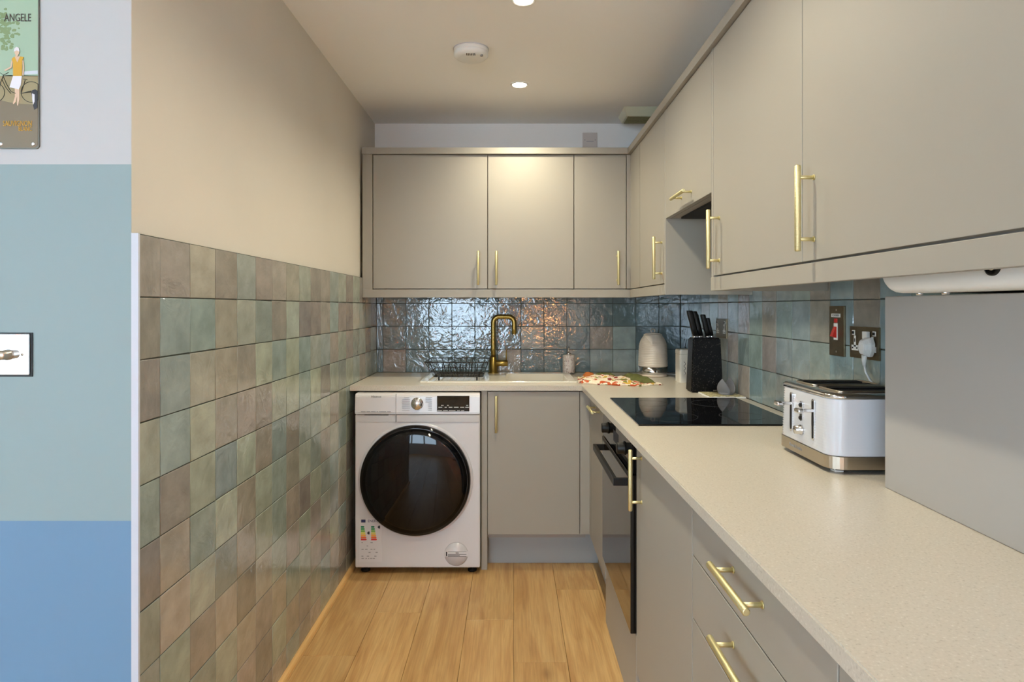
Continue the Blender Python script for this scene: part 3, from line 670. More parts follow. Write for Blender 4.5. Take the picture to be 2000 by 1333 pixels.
# ------------------------------------------------------------------ sink, tap, rack, soap
t = thing('kitchen_sink', ((SX0+SX1)/2, 3.43, ZT), 'white ceramic inset sink with drainer on the left', 'sink')
ZR = ZT+0.008
def ring_slab(b, o4, i4, z0, z1):
    ox0, ox1, oy0, oy1 = o4; ix0, ix1, iy0, iy1 = i4
    for a in ((ox0, ix0, oy0, oy1), (ix1, ox1, oy0, oy1), (ix0, ix1, oy0, iy0), (ix0, ix1, iy1, oy1)): box(b, *a, z0, z1, bev=0.002)
b = bmesh.new(); DX0, DX1 = SX0+0.035, -0.165
ring_slab(b, (SX0, SX1, SY0, SY1), (DX0, BX1, BY0, BY1), ZT+0.0003, ZR)
box(b, DX1, BX0, BY0, BY1, ZT+0.0003, ZR, bev=0.002)
obj('rim', b, M['ceramic'], t)
b = bmesh.new(); box(b, DX0-0.002, DX1+0.002, BY0-0.002, BY1+0.002, ZT-0.008, ZT-0.001); obj('drainer', b, M['ceramic'], t)
for i in range(7): bx('drainer_rib', M['ceramic'], t, DX0+0.02+i*0.036, DX0+0.028+i*0.036, BY0+0.02, BY1-0.02, ZT-0.002, ZT+0.002, bev=0.001)
b = bmesh.new(); zb = ZT-0.19
for a in ((BX0-0.006, BX0, BY0-0.006, BY1+0.006), (BX1, BX1+0.006, BY0-0.006, BY1+0.006), (BX0, BX1, BY0-0.006, BY0), (BX0, BX1, BY1, BY1+0.006)): box(b, *a, zb, ZT+0.001)
box(b, BX0-0.006, BX1+0.006, BY0-0.006, BY1+0.006, zb-0.006, zb); obj('bowl', b, M['ceramic'], t)
b = bmesh.new(); lathe(b, ((BX0+BX1)/2, (BY0+BY1)/2, zb), (0,0,1), [(0.045,0),(0.045,0.002),(0.03,0.003),(0.0,0.001)], 28); obj('drain', b, M['chrome'], t)
# tap
tx, ty = -0.106, 3.612; z0 = ZR
t = thing('kitchen_tap', (tx, ty, z0), 'brushed brass mixer tap with square swan neck spout behind the sink', 'tap')
b = bmesh.new(); lathe(b, (tx, ty, z0), (0,0,1), [(0.031,0),(0.031,0.004),(0.024,0.006),(0.023,0.075),(0.019,0.078),(0.019,0.090),(0.0155,0.094)], 32); obj('body', b, M['brass_dark'], t)
b = bmesh.new(); zt = z0+0.318; rb = 0.034; x2 = tx+0.118
pts = [(tx, ty, z0+0.09)]+[(tx, ty, z0+0.09+(zt-rb-z0-0.09)*i/4) for i in range(1, 5)]
pts += [(tx+rb-rb*math.cos(a), ty, zt-rb+rb*math.sin(a)) for a in [PI/2*i/8 for i in range(1, 9)]]
pts += [(x2-rb+rb*math.sin(a), ty-0.0, zt-rb+rb*math.cos(a)) for a in [PI/2*i/8 for i in range(0, 9)]]
pts += [(x2, ty, zt-0.07), (x2, ty, zt-0.098)]
tube(b, pts, 0.0135, 20); obj('spout', b, M['brass_dark'], t)
b = bmesh.new(); lathe(b, (x2, ty, zt-0.098), (0,0,-1), [(0.0135,-0.001),(0.0135,0.004),(0.011,0.004),(0.011,0.0)], 24); obj('aerator', b, M['steel'], t)
b = bmesh.new(); cyl(b, (tx+0.015, ty, z0+0.055), (tx+0.082, ty, z0+0.055), 0.0175, 28, bev=0.0015); hv = obj('valve', b, M['brass_dark'], t)
b = bmesh.new(); cyl(b, (tx+0.074, ty, z0+0.068), (tx+0.074, ty, z0+0.135), 0.0032, 12); obj('lever', b, M['brass_dark'], hv)
# wire drying rack on the drainer
RX0, RX1, RY0, RY1 = -0.445, -0.122, 3.245, 3.53; rz0, rz1 = ZT+0.022, ZT+0.100
bx0, bx1, by0, by1 = -0.405, -0.150, 3.285, 3.49
t = thing('drying_rack', ((RX0+RX1)/2, (RY0+RY1)/2, ZT+0.003), 'black wire dish drying basket on the sink drainer', 'dish rack')
def loop(x0, x1, y0, y1, z, r): return [(x, y, z) for x, y in rrect(x0, x1, y0, y1, r, 5)]
for nm, (a, z, rad) in (('rim', ((RX0, RX1, RY0, RY1), rz1, 0.0026)), ('lower_ring', ((bx0, bx1, by0, by1), rz0, 0.002)), ('middle_ring', (((RX0+2*bx0)/3, (RX1+2*bx1)/3, (RY0+2*by0)/3, (RY1+2*by1)/3), rz0+0.026, 0.002))):
    b = bmesh.new(); tube(b, loop(*a, z, 0.022), rad, 8, closed=True); obj(nm, b, M['black_matte'], t)
for i in range(9):
    f = i/8; xt = RX0+0.025+(RX1-RX0-0.05)*f; xb = bx0+0.02+(bx1-bx0-0.04)*f
    b = bmesh.new(); tube(b, [(xt, RY0, rz1), (xb, by0, rz0), (xb, by1, rz0), (xt, RY1, rz1)], 0.0017, 6); obj('wire', b, M['black_matte'], t)
for i in range(6):
    f = i/5; yt = RY0+0.025+(RY1-RY0-0.05)*f; yb = by0+0.02+(by1-by0-0.04)*f
    b = bmesh.new(); tube(b, [(RX0, yt, rz1), (bx0, yb, rz0), (bx1, yb, rz0), (RX1, yt, rz1)], 0.0017, 6); obj('wire', b, M['black_matte'], t)
for x in (bx0+0.03, bx1-0.03):
    for y in (by0+0.001, by1-0.001):
        b = bmesh.new(); cyl(b, (x, y, ZT+0.003), (x, y, rz0), 0.004, 12, bev=0.001); obj('foot', b, M['black_matte'], t)
for i in range(7):
    x = bx0+0.035+i*0.031; b = bmesh.new(); tube(b, [(x, 3.40, rz0+0.002), (x, 3.40, rz0+0.048), (x, 3.407, rz0+0.056), (x, 3.414, rz0+0.048), (x, 3.414, rz0+0.002)], 0.0016, 6); obj('plate_prong', b, M['black_matte'], t)
# soap dispenser
sx, sy = 0.322, 3.635
m_tz = mat('speckled_stone', srgb(206,190,178), 0.5)
nt = m_tz.node_tree; vo = nt.nodes.new('ShaderNodeTexVoronoi'); vo.inputs['Scale'].default_value = 130; tcn = [n for n in nt.nodes if n.type == 'TEX_COORD'][0]; nt.links.new(tcn.outputs['Object'], vo.inputs['Vector'])
rp = ramp(nt, vo.outputs['Color'], [(0.0, srgb(216,206,196)), (0.55, srgb(204,186,176)), (0.75, srgb(176,158,150)), (0.9, srgb(228,220,212))], 'CONSTANT'); nt.links.new(rp.outputs[0], nt.nodes['Principled BSDF'].inputs['Base Color'])
t = thing('soap_dispenser', (sx, sy, ZR), 'speckled beige soap dispenser with silver pump by the sink', 'soap dispenser')
b = bmesh.new(); lathe(b, (sx, sy, ZR+0.0003), (0,0,1), [(0.033,0),(0.035,0.002),(0.0345,0.096),(0.032,0.1),(0.014,0.102)], 36); obj('bottle', b, m_tz, t)
b = bmesh.new(); lathe(b, (sx, sy, ZR+0.101), (0,0,1), [(0.013,0),(0.013,0.012),(0.005,0.014),(0.004,0.034),(0.007,0.036),(0.007,0.045),(0.0,0.046)], 20)
tube(b, [(sx, sy, ZR+0.142), (sx-0.002, sy-0.028, ZR+0.143), (sx-0.003, sy-0.036, ZR+0.138)], 0.003, 10); obj('pump', b, M['chrome'], t)

# ------------------------------------------------------------------ things on the worktop
# tea towel: crumpled floral cloth with a green reverse
m_tw = mat('floral_cotton', srgb(236,222,200), 0.85); nt = m_tw.node_tree; tcn = [n for n in nt.nodes if n.type == 'TEX_COORD'][0]
nzv = nt.nodes.new('ShaderNodeTexNoise'); nzv.inputs['Scale'].default_value = 30; nt.links.new(tcn.outputs['Object'], nzv.inputs[0])
mxv = nt.nodes.new('ShaderNodeMix'); mxv.data_type = 'VECTOR'; mxv.inputs[0].default_value = 0.06; nt.links.new(tcn.outputs['Object'], mxv.inputs[4]); nt.links.new(nzv.outputs[1], mxv.inputs[5])
vo = nt.nodes.new('ShaderNodeTexVoronoi'); vo.inputs['Scale'].default_value = 40; nt.links.new(mxv.outputs[1], vo.inputs['Vector'])
sp = nt.nodes.new('ShaderNodeSeparateColor'); nt.links.new(vo.outputs['Color'], sp.inputs[0])
rp = ramp(nt, sp.outputs[0], [(0.0, srgb(232,214,190)), (0.22, srgb(196,86,40)), (0.38, srgb(236,220,198)), (0.46, srgb(206,164,56)), (0.58, srgb(128,130,66)), (0.70, srgb(140,44,40)), (0.82, srgb(232,214,190))], 'CONSTANT')
cr = ramp(nt, vo.outputs['Distance'], [(0.0, (1,1,1,1)), (0.6, (1,1,1,1)), (0.66, (0,0,0,1))]); mx = nt.nodes.new('ShaderNodeMix'); mx.data_type = 'RGBA'
nt.links.new(cr.outputs[0], mx.inputs[0]); mx.inputs[6].default_value = srgb(238,226,204); nt.links.new(rp.outputs[0], mx.inputs[7]); nt.links.new(mx.outputs[2], nt.nodes['Principled BSDF'].inputs['Base Color'])
m_gr = mat('green_cotton', srgb(92,96,48), 0.85, mott=(40,0.2)); m_or = mat('orange_cotton', srgb(186,104,46), 0.85)
def cloth(name, corners, h, seed, m, parent, nx=26, ny=16, th=0.004, fold=0.012):
    """quad of cloth with rumples; corners in plan (near-left, near-right, far-right, far-left)"""
    c = [Vector((*p, 0)) for p in corners]; b = bmesh.new(); g = []
    for k in (0, 1):
        for j in range(ny+1):
            for i in range(nx+1):
                u, v = i/nx, j/ny; p = (c[0]*(1-u)+c[1]*u)*(1-v)+(c[3]*(1-u)+c[2]*u)*v
                q = noise.noise(Vector((p.x*14, p.y*14, seed)))*0.6+noise.noise(Vector((p.x*34, p.y*30, seed+5)))*0.4
                e = min(u, 1-u, v, 1-v); dome = min(1, e*5)
                z = ZT+0.0006+h*(0.35+0.65*dome)+fold*max(-0.4, q)*(0.4+0.6*dome)
                wob = Vector((noise.noise(Vector((p.y*20, seed, 1))), noise.noise(Vector((p.x*20, seed, 2))), 0))*0.012
                g.append(b.verts.new((p.x+wob.x, p.y+wob.y, max(ZT+0.0012, z) if k else max(ZT+0.0006, z-th-h*0.6*(1-dome)))))
    W = nx+1; K = W*(ny+1)
    for j in range(ny):
        for i in range(nx):
            a = j*W+i; b.faces.new([g[K+a], g[K+a+1], g[K+a+W+1], g[K+a+W]]); b.faces.new([g[a], g[a+W], g[a+W+1], g[a+1]])
    edge = [i for i in range(nx)]+[j*W+nx for j in range(ny)]+[ny*W+i for i in range(nx, 0, -1)]+[j*W for j in range(ny, 0, -1)]
    for i in range(len(edge)): p, q = edge[i], edge[(i+1)%len(edge)]; b.faces.new([g[p], g[q], g[K+q], g[K+p]])
    for f in b.faces: f.smooth = True
    bmesh.ops.recalc_face_normals(b, faces=b.faces); return obj(name, b, m, parent)
t = thing('tea_towel', (0.52, 3.3, ZT), 'crumpled floral tea towel with green reverse lying by the kettle', 'tea towel')
cloth('floral_side', ((0.345,3.16),(0.620,3.055),(0.66,3.36),(0.38,3.44)), 0.022, 3.1, m_tw, t, fold=0.022)
cloth('lower_fold', ((0.335,3.20),(0.65,3.07),(0.70,3.33),(0.36,3.47)), 0.007, 8.4, m_tw, t, fold=0.006)
cloth('green_side', ((0.585,3.20),(0.70,3.12),(0.69,3.36),(0.575,3.42)), 0.030, 5.2, m_gr, t, 12, 10, fold=0.02)
cloth('orange_corner', ((0.375,3.36),(0.45,3.38),(0.45,3.49),(0.385,3.47)), 0.017, 1.2, m_or, t, 10, 10, fold=0.02)
cloth('green_fold', ((0.44,3.40),(0.55,3.38),(0.56,3.46),(0.44,3.48)), 0.022, 4.2, m_gr, t, 10, 6)
cloth('trailing_corner', ((0.655,3.10),(0.735,3.12),(0.73,3.19),(0.66,3.24)), 0.012, 9.2, m_tw, t, 8, 8)
# kettle
kx, ky = 0.777, 3.53
m_kt = mat('kettle_cream', srgb(226,214,198), 0.32)
t = thing('kettle', (kx, ky, ZT), 'cream ribbed electric kettle with chrome band in the worktop corner', 'kettle')
b = bmesh.new(); lathe(b, (kx, ky, ZT+0.0005), (0,0,1), [(0.075,0),(0.077,0.003),(0.077,0.010),(0.074,0.013),(0.0,0.014)], 48); obj('power_base', b, m_kt, t)
b = bmesh.new(); lathe(b, (kx, ky, ZT+0.0145), (0,0,1), [(0.0765,0),(0.078,0.003),(0.0785,0.041)], 48); obj('chrome_band', b, M['chrome'], t)
b = bmesh.new(); pr = [(0.078, 0.0555), (0.0795, 0.0575)]; nrib = 18
for i in range(nrib*4+1):
    f = i/(nrib*4); z = 0.0575+0.165*f; r = 0.0800-0.006*f-0.023*max(0, (f-0.62)/0.38)**2.0
    pr.append((r+(0.0011*math.sin(i/4*2*PI) if f < 0.93 else 0), z))
pr += [(0.050, 0.230), (0.044, 0.233), (0.0, 0.234)]
lathe(b, (kx, ky, ZT), (0,0,1), pr, 64); obj('body', b, m_kt, t)
b = bmesh.new(); lathe(b, (kx, ky, ZT+0.233), (0,0,1), [(0.040,0),(0.040,0.003),(0.012,0.006),(0.0,0.006)], 32); lid = obj('lid', b, m_kt, t)
b = bmesh.new(); tube(b, [(kx+0.011*math.cos(a), ky, ZT+0.249+0.011*math.sin(a)) for a in [2*PI*i/24 for i in range(24)]], 0.0024, 8, closed=True); obj('lid_ring', b, M['steel'], lid)
b = bmesh.new(); prism(b, [(kx-0.055, ky-0.052, ZT+0.222), (kx-0.012, ky-0.060, ZT+0.226), (kx-0.022, ky-0.084, ZT+0.178)], (0.004, 0.03, 0)); obj('spout', b, m_kt, t)
b = bmesh.new(); tube(b, [(kx+0.045, ky+0.052, ZT+0.212), (kx+0.062, ky+0.082, ZT+0.21), (kx+0.070, ky+0.104, ZT+0.19), (kx+0.072, ky+0.108, ZT+0.13), (kx+0.066, ky+0.098, ZT+0.085), (kx+0.05, ky+0.066, ZT+0.08)], 0.011, 12); obj('handle', b, m_kt, t)
b = bmesh.new(); tube(b, [(kx+0.07, ky+0.02, ZT+0.008), (kx+0.11, ky+0.04, ZT+0.006), (0.93, 3.50, ZT+0.006), (0.963, 3.36, ZT+0.03), (0.966, 3.2, ZT+0.10), (0.966, 3.06, ZT+0.22)], 0.0032, 8); obj('cord', b, M['plastic'], t)
# canister
cx0, cx1, cy0, cy1 = 0.842, 0.935, 3.215, 3.305
t = thing('storage_canister', ((cx0+cx1)/2, (cy0+cy1)/2, ZT), 'white square storage canister half hidden behind the knife block', 'canister')
m_cn = mat('canister_white', srgb(226,220,206), 0.4)
b = bmesh.new(); prism(b, [(x, y, ZT+0.0005) for x, y in rrect(cx0, cx1, cy0, cy1, 0.01, 4)], (0,0,0.142)); obj('body', b, m_cn, t)
b = bmesh.new(); n = bmesh.new(); prism(n, [(x, y, ZT+0.144) for x, y in rrect(cx0-0.001, cx1+0.001, cy0-0.001, cy1+0.001, 0.011, 4)], (0,0,0.022)); bmesh.ops.bevel(n, geom=[e for e in n.edges if e.verts[0].co.z > ZT+0.16 and e.verts[1].co.z > ZT+0.16], offset=0.004, segments=3, affect='EDGES'); merge(b, n); obj('lid', b, m_cn, t)
b = bmesh.new(); tube(b, [(0.868+0.0042*math.sin(i*0.95), cy0-0.0004, ZT+0.042+i*0.0036) for i in range(19)], 0.0010, 6); obj('script_lettering', b, M['ink'], t)
# knife block and knives
m_kb = mat('speckled_black', srgb(9,8,8), 0.4, spec=0.2); nt = m_kb.node_tree; vo = nt.nodes.new('ShaderNodeTexVoronoi'); vo.inputs['Scale'].default_value = 330; tcn = [n for n in nt.nodes if n.type == 'TEX_COORD'][0]; nt.links.new(tcn.outputs['Object'], vo.inputs['Vector'])
sp = nt.nodes.new('ShaderNodeSeparateColor'); nt.links.new(vo.outputs['Color'], sp.inputs[0])
rp = ramp(nt, sp.outputs[0], [(0.0, srgb(9,8,8)), (0.90, srgb(74,70,64)), (0.95, srgb(24,22,21))], 'CONSTANT'); nt.links.new(rp.outputs[0], nt.nodes['Principled BSDF'].inputs['Base Color'])
qx0, qx1, qy0, qy1, qh = 0.795, 0.938, 2.838, 2.930, 0.243
t = thing('knife_block', ((qx0+qx1)/2, (qy0+qy1)/2, ZT), 'black speckled knife block on the worktop beyond the hob', 'knife block')
b = bmesh.new(); n = bmesh.new()
lo = [(qx0,qy0),(qx1,qy0),(qx1,qy1),(qx0,qy1)]; hi = [(qx0+0.010,qy0+0.006),(qx1-0.010,qy0+0.006),(qx1-0.010,qy1-0.004),(qx0+0.010,qy1-0.004)]
va = [n.verts.new((*p, ZT+0.0005)) for p in lo]; vb = [n.verts.new((*p, ZT+qh)) for p in hi]; n.faces.new(va); n.faces.new(vb)
for i in range(4): n.faces.new([va[i], va[(i+1)%4], vb[(i+1)%4], vb[i]])
bmesh.ops.recalc_face_normals(n, faces=n.faces); bmesh.ops.bevel(n, geom=list(n.edges), offset=0.006, segments=3, affect='EDGES'); merge(b, n); obj('body', b, m_kb, t)
bx('badge', M['steel'], t, 0.892, 0.908, qy0+0.0000, qy0+0.004, ZT+0.008, ZT+0.013)
kn = [(0.824, 2.866, 0.026, 0.116, 'thick black-handled chef knife, leftmost in the knife block'), (0.846, 2.874, 0.022, 0.113, 'black-handled carving knife second from the left in the knife block'),
      (0.858, 2.900, 0.020, 0.100, 'black-handled bread knife behind the others in the knife block'), (0.880, 2.870, 0.020, 0.098, 'black-handled utility knife right of centre in the knife block'), (0.900, 2.878, 0.017, 0.082, 'shortest black-handled paring knife at the right of the knife block')]
for x, y, w, h, lb in kn:
    zt = ZT+qh; t = thing('kitchen_knife', (x, y, zt), lb, 'knife', 'knives in the block')
    lean = Vector((-0.26, -0.08, 1)).normalized()
    def sect(p, wx, wy_): return [Vector(p)+Vector((a*wx, c*wy_, 0)) for a, c in ((-.5,-.3),(-.3,-.5),(.3,-.5),(.5,-.3),(.5,.3),(.3,.5),(-.3,.5),(-.5,.3))]
    def loft(b, secs):
        rings = [[b.verts.new(v) for v in s] for s in secs]
        for A, B in zip(rings, rings[1:]):
            for i in range(8): f = b.faces.new([A[i], A[(i+1)%8], B[(i+1)%8], B[i]]); f.smooth = True
        b.faces.new(rings[0]); b.faces.new(rings[-1]); bmesh.ops.recalc_face_normals(b, faces=b.faces)
    p0 = Vector((x, y, zt-0.002))
    b = bmesh.new(); loft(b, [sect(p0, w*1.02, 0.017), sect(p0+lean*0.012, w*1.02, 0.017)]); obj('bolster', b, M['chrome'], t)
    b = bmesh.new(); loft(b, [sect(p0+lean*(0.0125+h*f), w*s, 0.018*s) for f, s in ((0,0.96),(0.25,1.0),(0.6,0.95),(0.92,1.06),(0.985,1.0),(1.0,0.8))]); obj('grip', b, M['black_matte'], t)
# decorated tile trivet and grey holder
m_tr = mat('patterned_tile', srgb(206,196,160), 0.4); nt = m_tr.node_tree; tcn = [n for n in nt.nodes if n.type == 'TEX_COORD'][0]; ck = nt.nodes.new('ShaderNodeTexVoronoi'); ck.inputs['Scale'].default_value = 28; ck.distance = 'MANHATTAN'; ck.inputs['Randomness'].default_value = 0.15; nt.links.new(tcn.outputs['Object'], ck.inputs['Vector'])
rp = ramp(nt, ck.outputs['Distance'], [(0.0, srgb(188,172,90)), (0.35, srgb(120,112,66)), (0.5, srgb(214,206,176)), (0.8, srgb(170,156,96))], 'CONSTANT'); nt.links.new(rp.outputs[0], nt.nodes['Principled BSDF'].inputs['Base Color'])
t = thing('trivet', (0.895, 2.735, ZT), 'flat patterned tile trivet between the hob and the knife block', 'trivet')
b = bmesh.new(); box(b, 0.818, 0.972, 2.656, 2.815, ZT+0.0005, ZT+0.0075, bev=0.0015); obj('edge', b, M['plastic'], t)
b = bmesh.new(); box(b, 0.823, 0.967, 2.661, 2.810, ZT+0.007, ZT+0.0083); obj('pattern', b, m_tr, t)
t = thing('spoon_rest', (0.915, 2.735, ZT+0.0083), 'small grey holder with two upright petal fins on the trivet', 'holder')
b = bmesh.new(); lathe(b, (0.915, 2.735, ZT+0.0085), (0,0,1), [(0.030,0),(0.032,0.003),(0.028,0.009),(0.0,0.010)], 32); obj('base', b, M['greyrubber'], t)
def petal(cx, s, hgt, w):
    b = bmesh.new(); n = 14; m_ = 10; fr = []; bk = []
    for j in range(n+1):
        v = j/n; hw = w*max(0.0, 1-v**1.5)**0.85*(0.86+0.14*math.sin(PI*v)); A = []; B = []
        for i in range(m_+1):
            q = (i/m_*2-1)*hw; bow = 0.010*(1-(q/(w+1e-6))**2)
            x = cx+s*(bow+0.010*math.sin(PI*v*0.8)); A.append(b.verts.new((x, 2.735+q, ZT+0.014+hgt*v))); B.append(b.verts.new((x+0.003, 2.735+q, ZT+0.014+hgt*v)))
        fr.append(A); bk.append(B)
    for j in range(n):
        for i in range(m_):
            f = b.faces.new([fr[j][i], fr[j][i+1], fr[j+1][i+1], fr[j+1][i]]); f.smooth = True; f = b.faces.new([bk[j][i], bk[j+1][i], bk[j+1][i+1], bk[j][i+1]]); f.smooth = True
        b.faces.new([fr[j][0], fr[j+1][0], bk[j+1][0], bk[j][0]]); b.faces.new([fr[j][m_], bk[j][m_], bk[j+1][m_], fr[j+1][m_]])
    b.faces.new(fr[0]+bk[0][::-1]); bmesh.ops.remove_doubles(b, verts=b.verts, dist=1e-5); bmesh.ops.recalc_face_normals(b, faces=b.faces); return b
obj('fin', petal(0.903, -1, 0.062, 0.036), M['greyrubber'], t); obj('fin', petal(0.924, 1, 0.066, 0.036), M['greyrubber'], t)
t.rotation_euler = (0, 0, math.radians(38))
# hob
t = thing('hob', (0.665, 2.345, ZT), 'black glass ceramic hob set into the worktop', 'hob')
b = bmesh.new(); box(b, 0.405, 0.925, 2.045, 2.645, ZT+0.0004, ZT+0.006, bev=0.0015); obj('glass', b, M['black'], t)
for x, y, r in ((0.53,2.20,0.105),(0.53,2.49,0.075),(0.79,2.20,0.075),(0.79,2.49,0.09)):
    b = bmesh.new(); lathe(b, (x, y, ZT+0.006), (0,0,1), [(r-0.001,-0.0005),(r-0.001,0.0002),(r,0.0002),(r,-0.0005)], 48); obj('cooking_zone_ring', b, M['ink'], t)
# toaster
TX0, TX1, TY0, TY1, TZ1 = 0.722, 0.950, 1.452, 1.742, 1.083
t = thing('toaster', ((TX0+TX1)/2, (TY0+TY1)/2, ZT), 'white ribbed four-slice toaster with chrome base and levers', 'toaster')
m_tb = mat('toaster_white', srgb(208,208,212), 0.2, coat=0.3)
b = bmesh.new(); rows = []; z0 = ZT+0.040; z1 = TZ1-0.012; nr = 20
for i in range(nr*2+1):
    z = z0+(z1-z0)*i/(nr*2); ins = 0.0 if i % 2 else 0.0022; tp = 0.004*(i/(nr*2))
    rows.append([b.verts.new((x, y, z)) for x, y in rrect(TX0+ins+tp, TX1-ins, TY0+ins+tp*0.6, TY1-ins-tp*0.6, 0.038, 8)])
K = len(rows[0])
for A, B in zip(rows, rows[1:]):
    for i in range(K): f = b.faces.new([A[i], A[(i+1)%K], B[(i+1)%K], B[i]]); f.smooth = True
b.faces.new(rows[0]); b.faces.new(rows[-1]); bmesh.ops.recalc_face_normals(b, faces=b.faces); obj('body', b, m_tb, t)
b = bmesh.new(); prism(b, [(x, y, ZT+0.011) for x, y in rrect(TX0-0.001, TX1, TY0-0.001, TY1+0.001, 0.039, 8)], (0,0,0.0285)); bs = obj('base_band', b, M['steel'], t)
text('lettering', 'Russell Hobbs', 0.0125, M['ink_grey'], bs, (TX0-0.0014, (TY0+TY1)/2+0.03, ZT+0.026), FACE_LEFT)
def loft_rr(b, levels):
    rings = [[b.verts.new((x, y, z)) for x, y in rrect(*a, r, 8)] for a, r, z in levels]; K = len(rings[0])
    for A, B in zip(rings, rings[1:]):
        for i in range(K): f = b.faces.new([A[i], A[(i+1)%K], B[(i+1)%K], B[i]]); f.smooth = True
    b.faces.new(rings[0]); b.faces.new(rings[-1]); bmesh.ops.recalc_face_normals(b, faces=b.faces)
b = bmesh.new(); e = 0.004
loft_rr(b, [((TX0+e-0.0015, TX1, TY0+e*0.6-0.0015, TY1-e*0.6+0.0015), 0.038, z1), ((TX0+e-0.0015, TX1, TY0+e*0.6-0.0015, TY1-e*0.6+0.0015), 0.038, z1+0.006), ((TX0+e+0.003, TX1-0.004, TY0+e+0.002, TY1-e-0.002), 0.034, z1+0.0105), ((TX0+e+0.012, TX1-0.013, TY0+e+0.011, TY1-e-0.011), 0.027, z1+0.012)]); top = obj('top_plate', b, M['chrome'], t)
for i in range(4):
    y = TY0+0.045+i*0.052+(0.022 if i > 1 else 0); b = bmesh.new(); prism(b, [(x, yy, z1+0.0125) for x, yy in rrect(TX0+0.05, TX1-0.03, y, y+0.030, 0.008, 4)], (0,0,0.0012)); sl = obj('slot', b, M['dark'], top)
b = bmesh.new()
for y in (TY0+0.032, TY0+0.158):
    tube(b, [(x, yy, z1+0.0135) for x, yy in rrect(TX0+0.035, TX1-0.02, y, y+0.1, 0.012, 5)], 0.0022, 8, closed=True)
obj('slot_frames', b, M['steel'], top)
xf = TX0+0.0015
def slot_out(y, za, zb, w, m, nm, d=0.0028):
    b = bmesh.new(); prism(b, [(xf+0.002, y+u, zz) for u, zz in rrect(-w/2, w/2, za, zb, w/2*0.98, 6)], (-d-0.001, 0, 0)); return obj(nm, b, m, t)
for y in (TY0+0.085, TY0+0.205):
    slot_out(y, ZT+0.060, ZT+0.160, 0.0125, M['chrome'], 'lever_track'); slot_out(y, ZT+0.065, ZT+0.155, 0.007, M['dark'], 'lever_slot', 0.0034)
    b = bmesh.new(); box(b, xf-0.034, xf+0.001, y-0.004, y+0.004, ZT+0.128, ZT+0.136, bev=0.0015); box(b, xf-0.042, xf-0.026, y-0.013, y+0.013, ZT+0.126, ZT+0.138, bev=0.004); obj('lever', b, M['chrome'], t)
slot_out(TY0+0.148, ZT+0.096, ZT+0.146, 0.014, M['chrome'], 'button_strip')
for k in range(3):
    b = bmesh.new(); cyl(b, (xf-0.001, TY0+0.148, ZT+0.104+k*0.016), (xf-0.006, TY0+0.148, ZT+0.104+k*0.016), 0.0048, 16, bev=0.001); obj('button', b, M['black_matte'], t)
b = bmesh.new(); lathe(b, (xf, TY0+0.148, ZT+0.074), (-1,0,0), [(0.013,-0.001),(0.013,0.003),(0.0105,0.005),(0.010,0.017),(0.0,0.018)], 28); obj('browning_knob', b, M['chrome'], t)
for x in (TX0+0.02, TX1-0.04):
    for y in (TY0+0.02, TY1-0.04):
        b = bmesh.new(); box(b, x, x+0.022, y, y+0.022, ZT+0.0004, ZT+0.0115, bev=0.002); obj('foot', b, M['plastic'], t)
b = bmesh.new(); prism(b, [(x, y, ZT+0.006) for x, y in rrect(TX0+0.012, TX1-0.01, TY0+0.012, TY1-0.012, 0.03, 6)], (0,0,0.006)); obj('underside', b, M['black_matte'], t)
b = bmesh.new(); tube(b, [(XR-0.0075, 1.716, 1.062), (XR-0.0065, 1.714, 1.04), (XR-0.005, 1.70, 0.98), (XR-0.006, 1.68, 0.93), (XR-0.012, 1.66, 0.912), (0.955, 1.64, 0.916), (0.945, 1.63, 0.92)], 0.0032, 10); obj('cord', b, M['plastic'], t)

# ------------------------------------------------------------------ sockets on the right wall
def plate(t, y0, y1, z0, z1, m, th=0.006): return bx('face_plate', m, t, XR-th, XR+0.0005, y0, y1, z0, z1, bev=0.001)
t = thing('cooker_switch', (XR-0.003, 1.922, 1.208), 'bronze cooker isolator switch with red rocker on the tiled wall', 'switch')
plate(t, 1.879, 1.965, 1.134, 1.284, M['bronze'])
sx_ = XR-0.006
bx('name_strip', M['plastic'], t, sx_-0.0015, sx_+0.001, 1.898, 1.950, 1.250, 1.261)
text('lettering', 'COOKER', 0.0095, M['ink'], t, (sx_-0.0018, 1.924, 1.2555), FACE_LEFT)
bx('indicator_lamp', M['red'], t, sx_-0.002, sx_+0.001, 1.916, 1.933, 1.234, 1.246, bev=0.001)
bx('rocker_frame', M['plastic'], t, sx_-0.002, sx_+0.001, 1.914, 1.935, 1.182, 1.232, bev=0.0008)
b = bmesh.new(); prism(b, [(sx_-0.001, 1.917, 1.222), (sx_-0.004, 1.917, 1.222), (sx_-0.015, 1.917, 1.193), (sx_-0.001, 1.917, 1.188)], (0, 0.015, 0)); obj('rocker', b, M['red'], t)
for z in (1.147, 1.272):
    b = bmesh.new(); cyl(b, (sx_+0.001, 1.922, z), (sx_-0.001, 1.922, z), 0.003, 12); obj('screw', b, M['steel'], t)
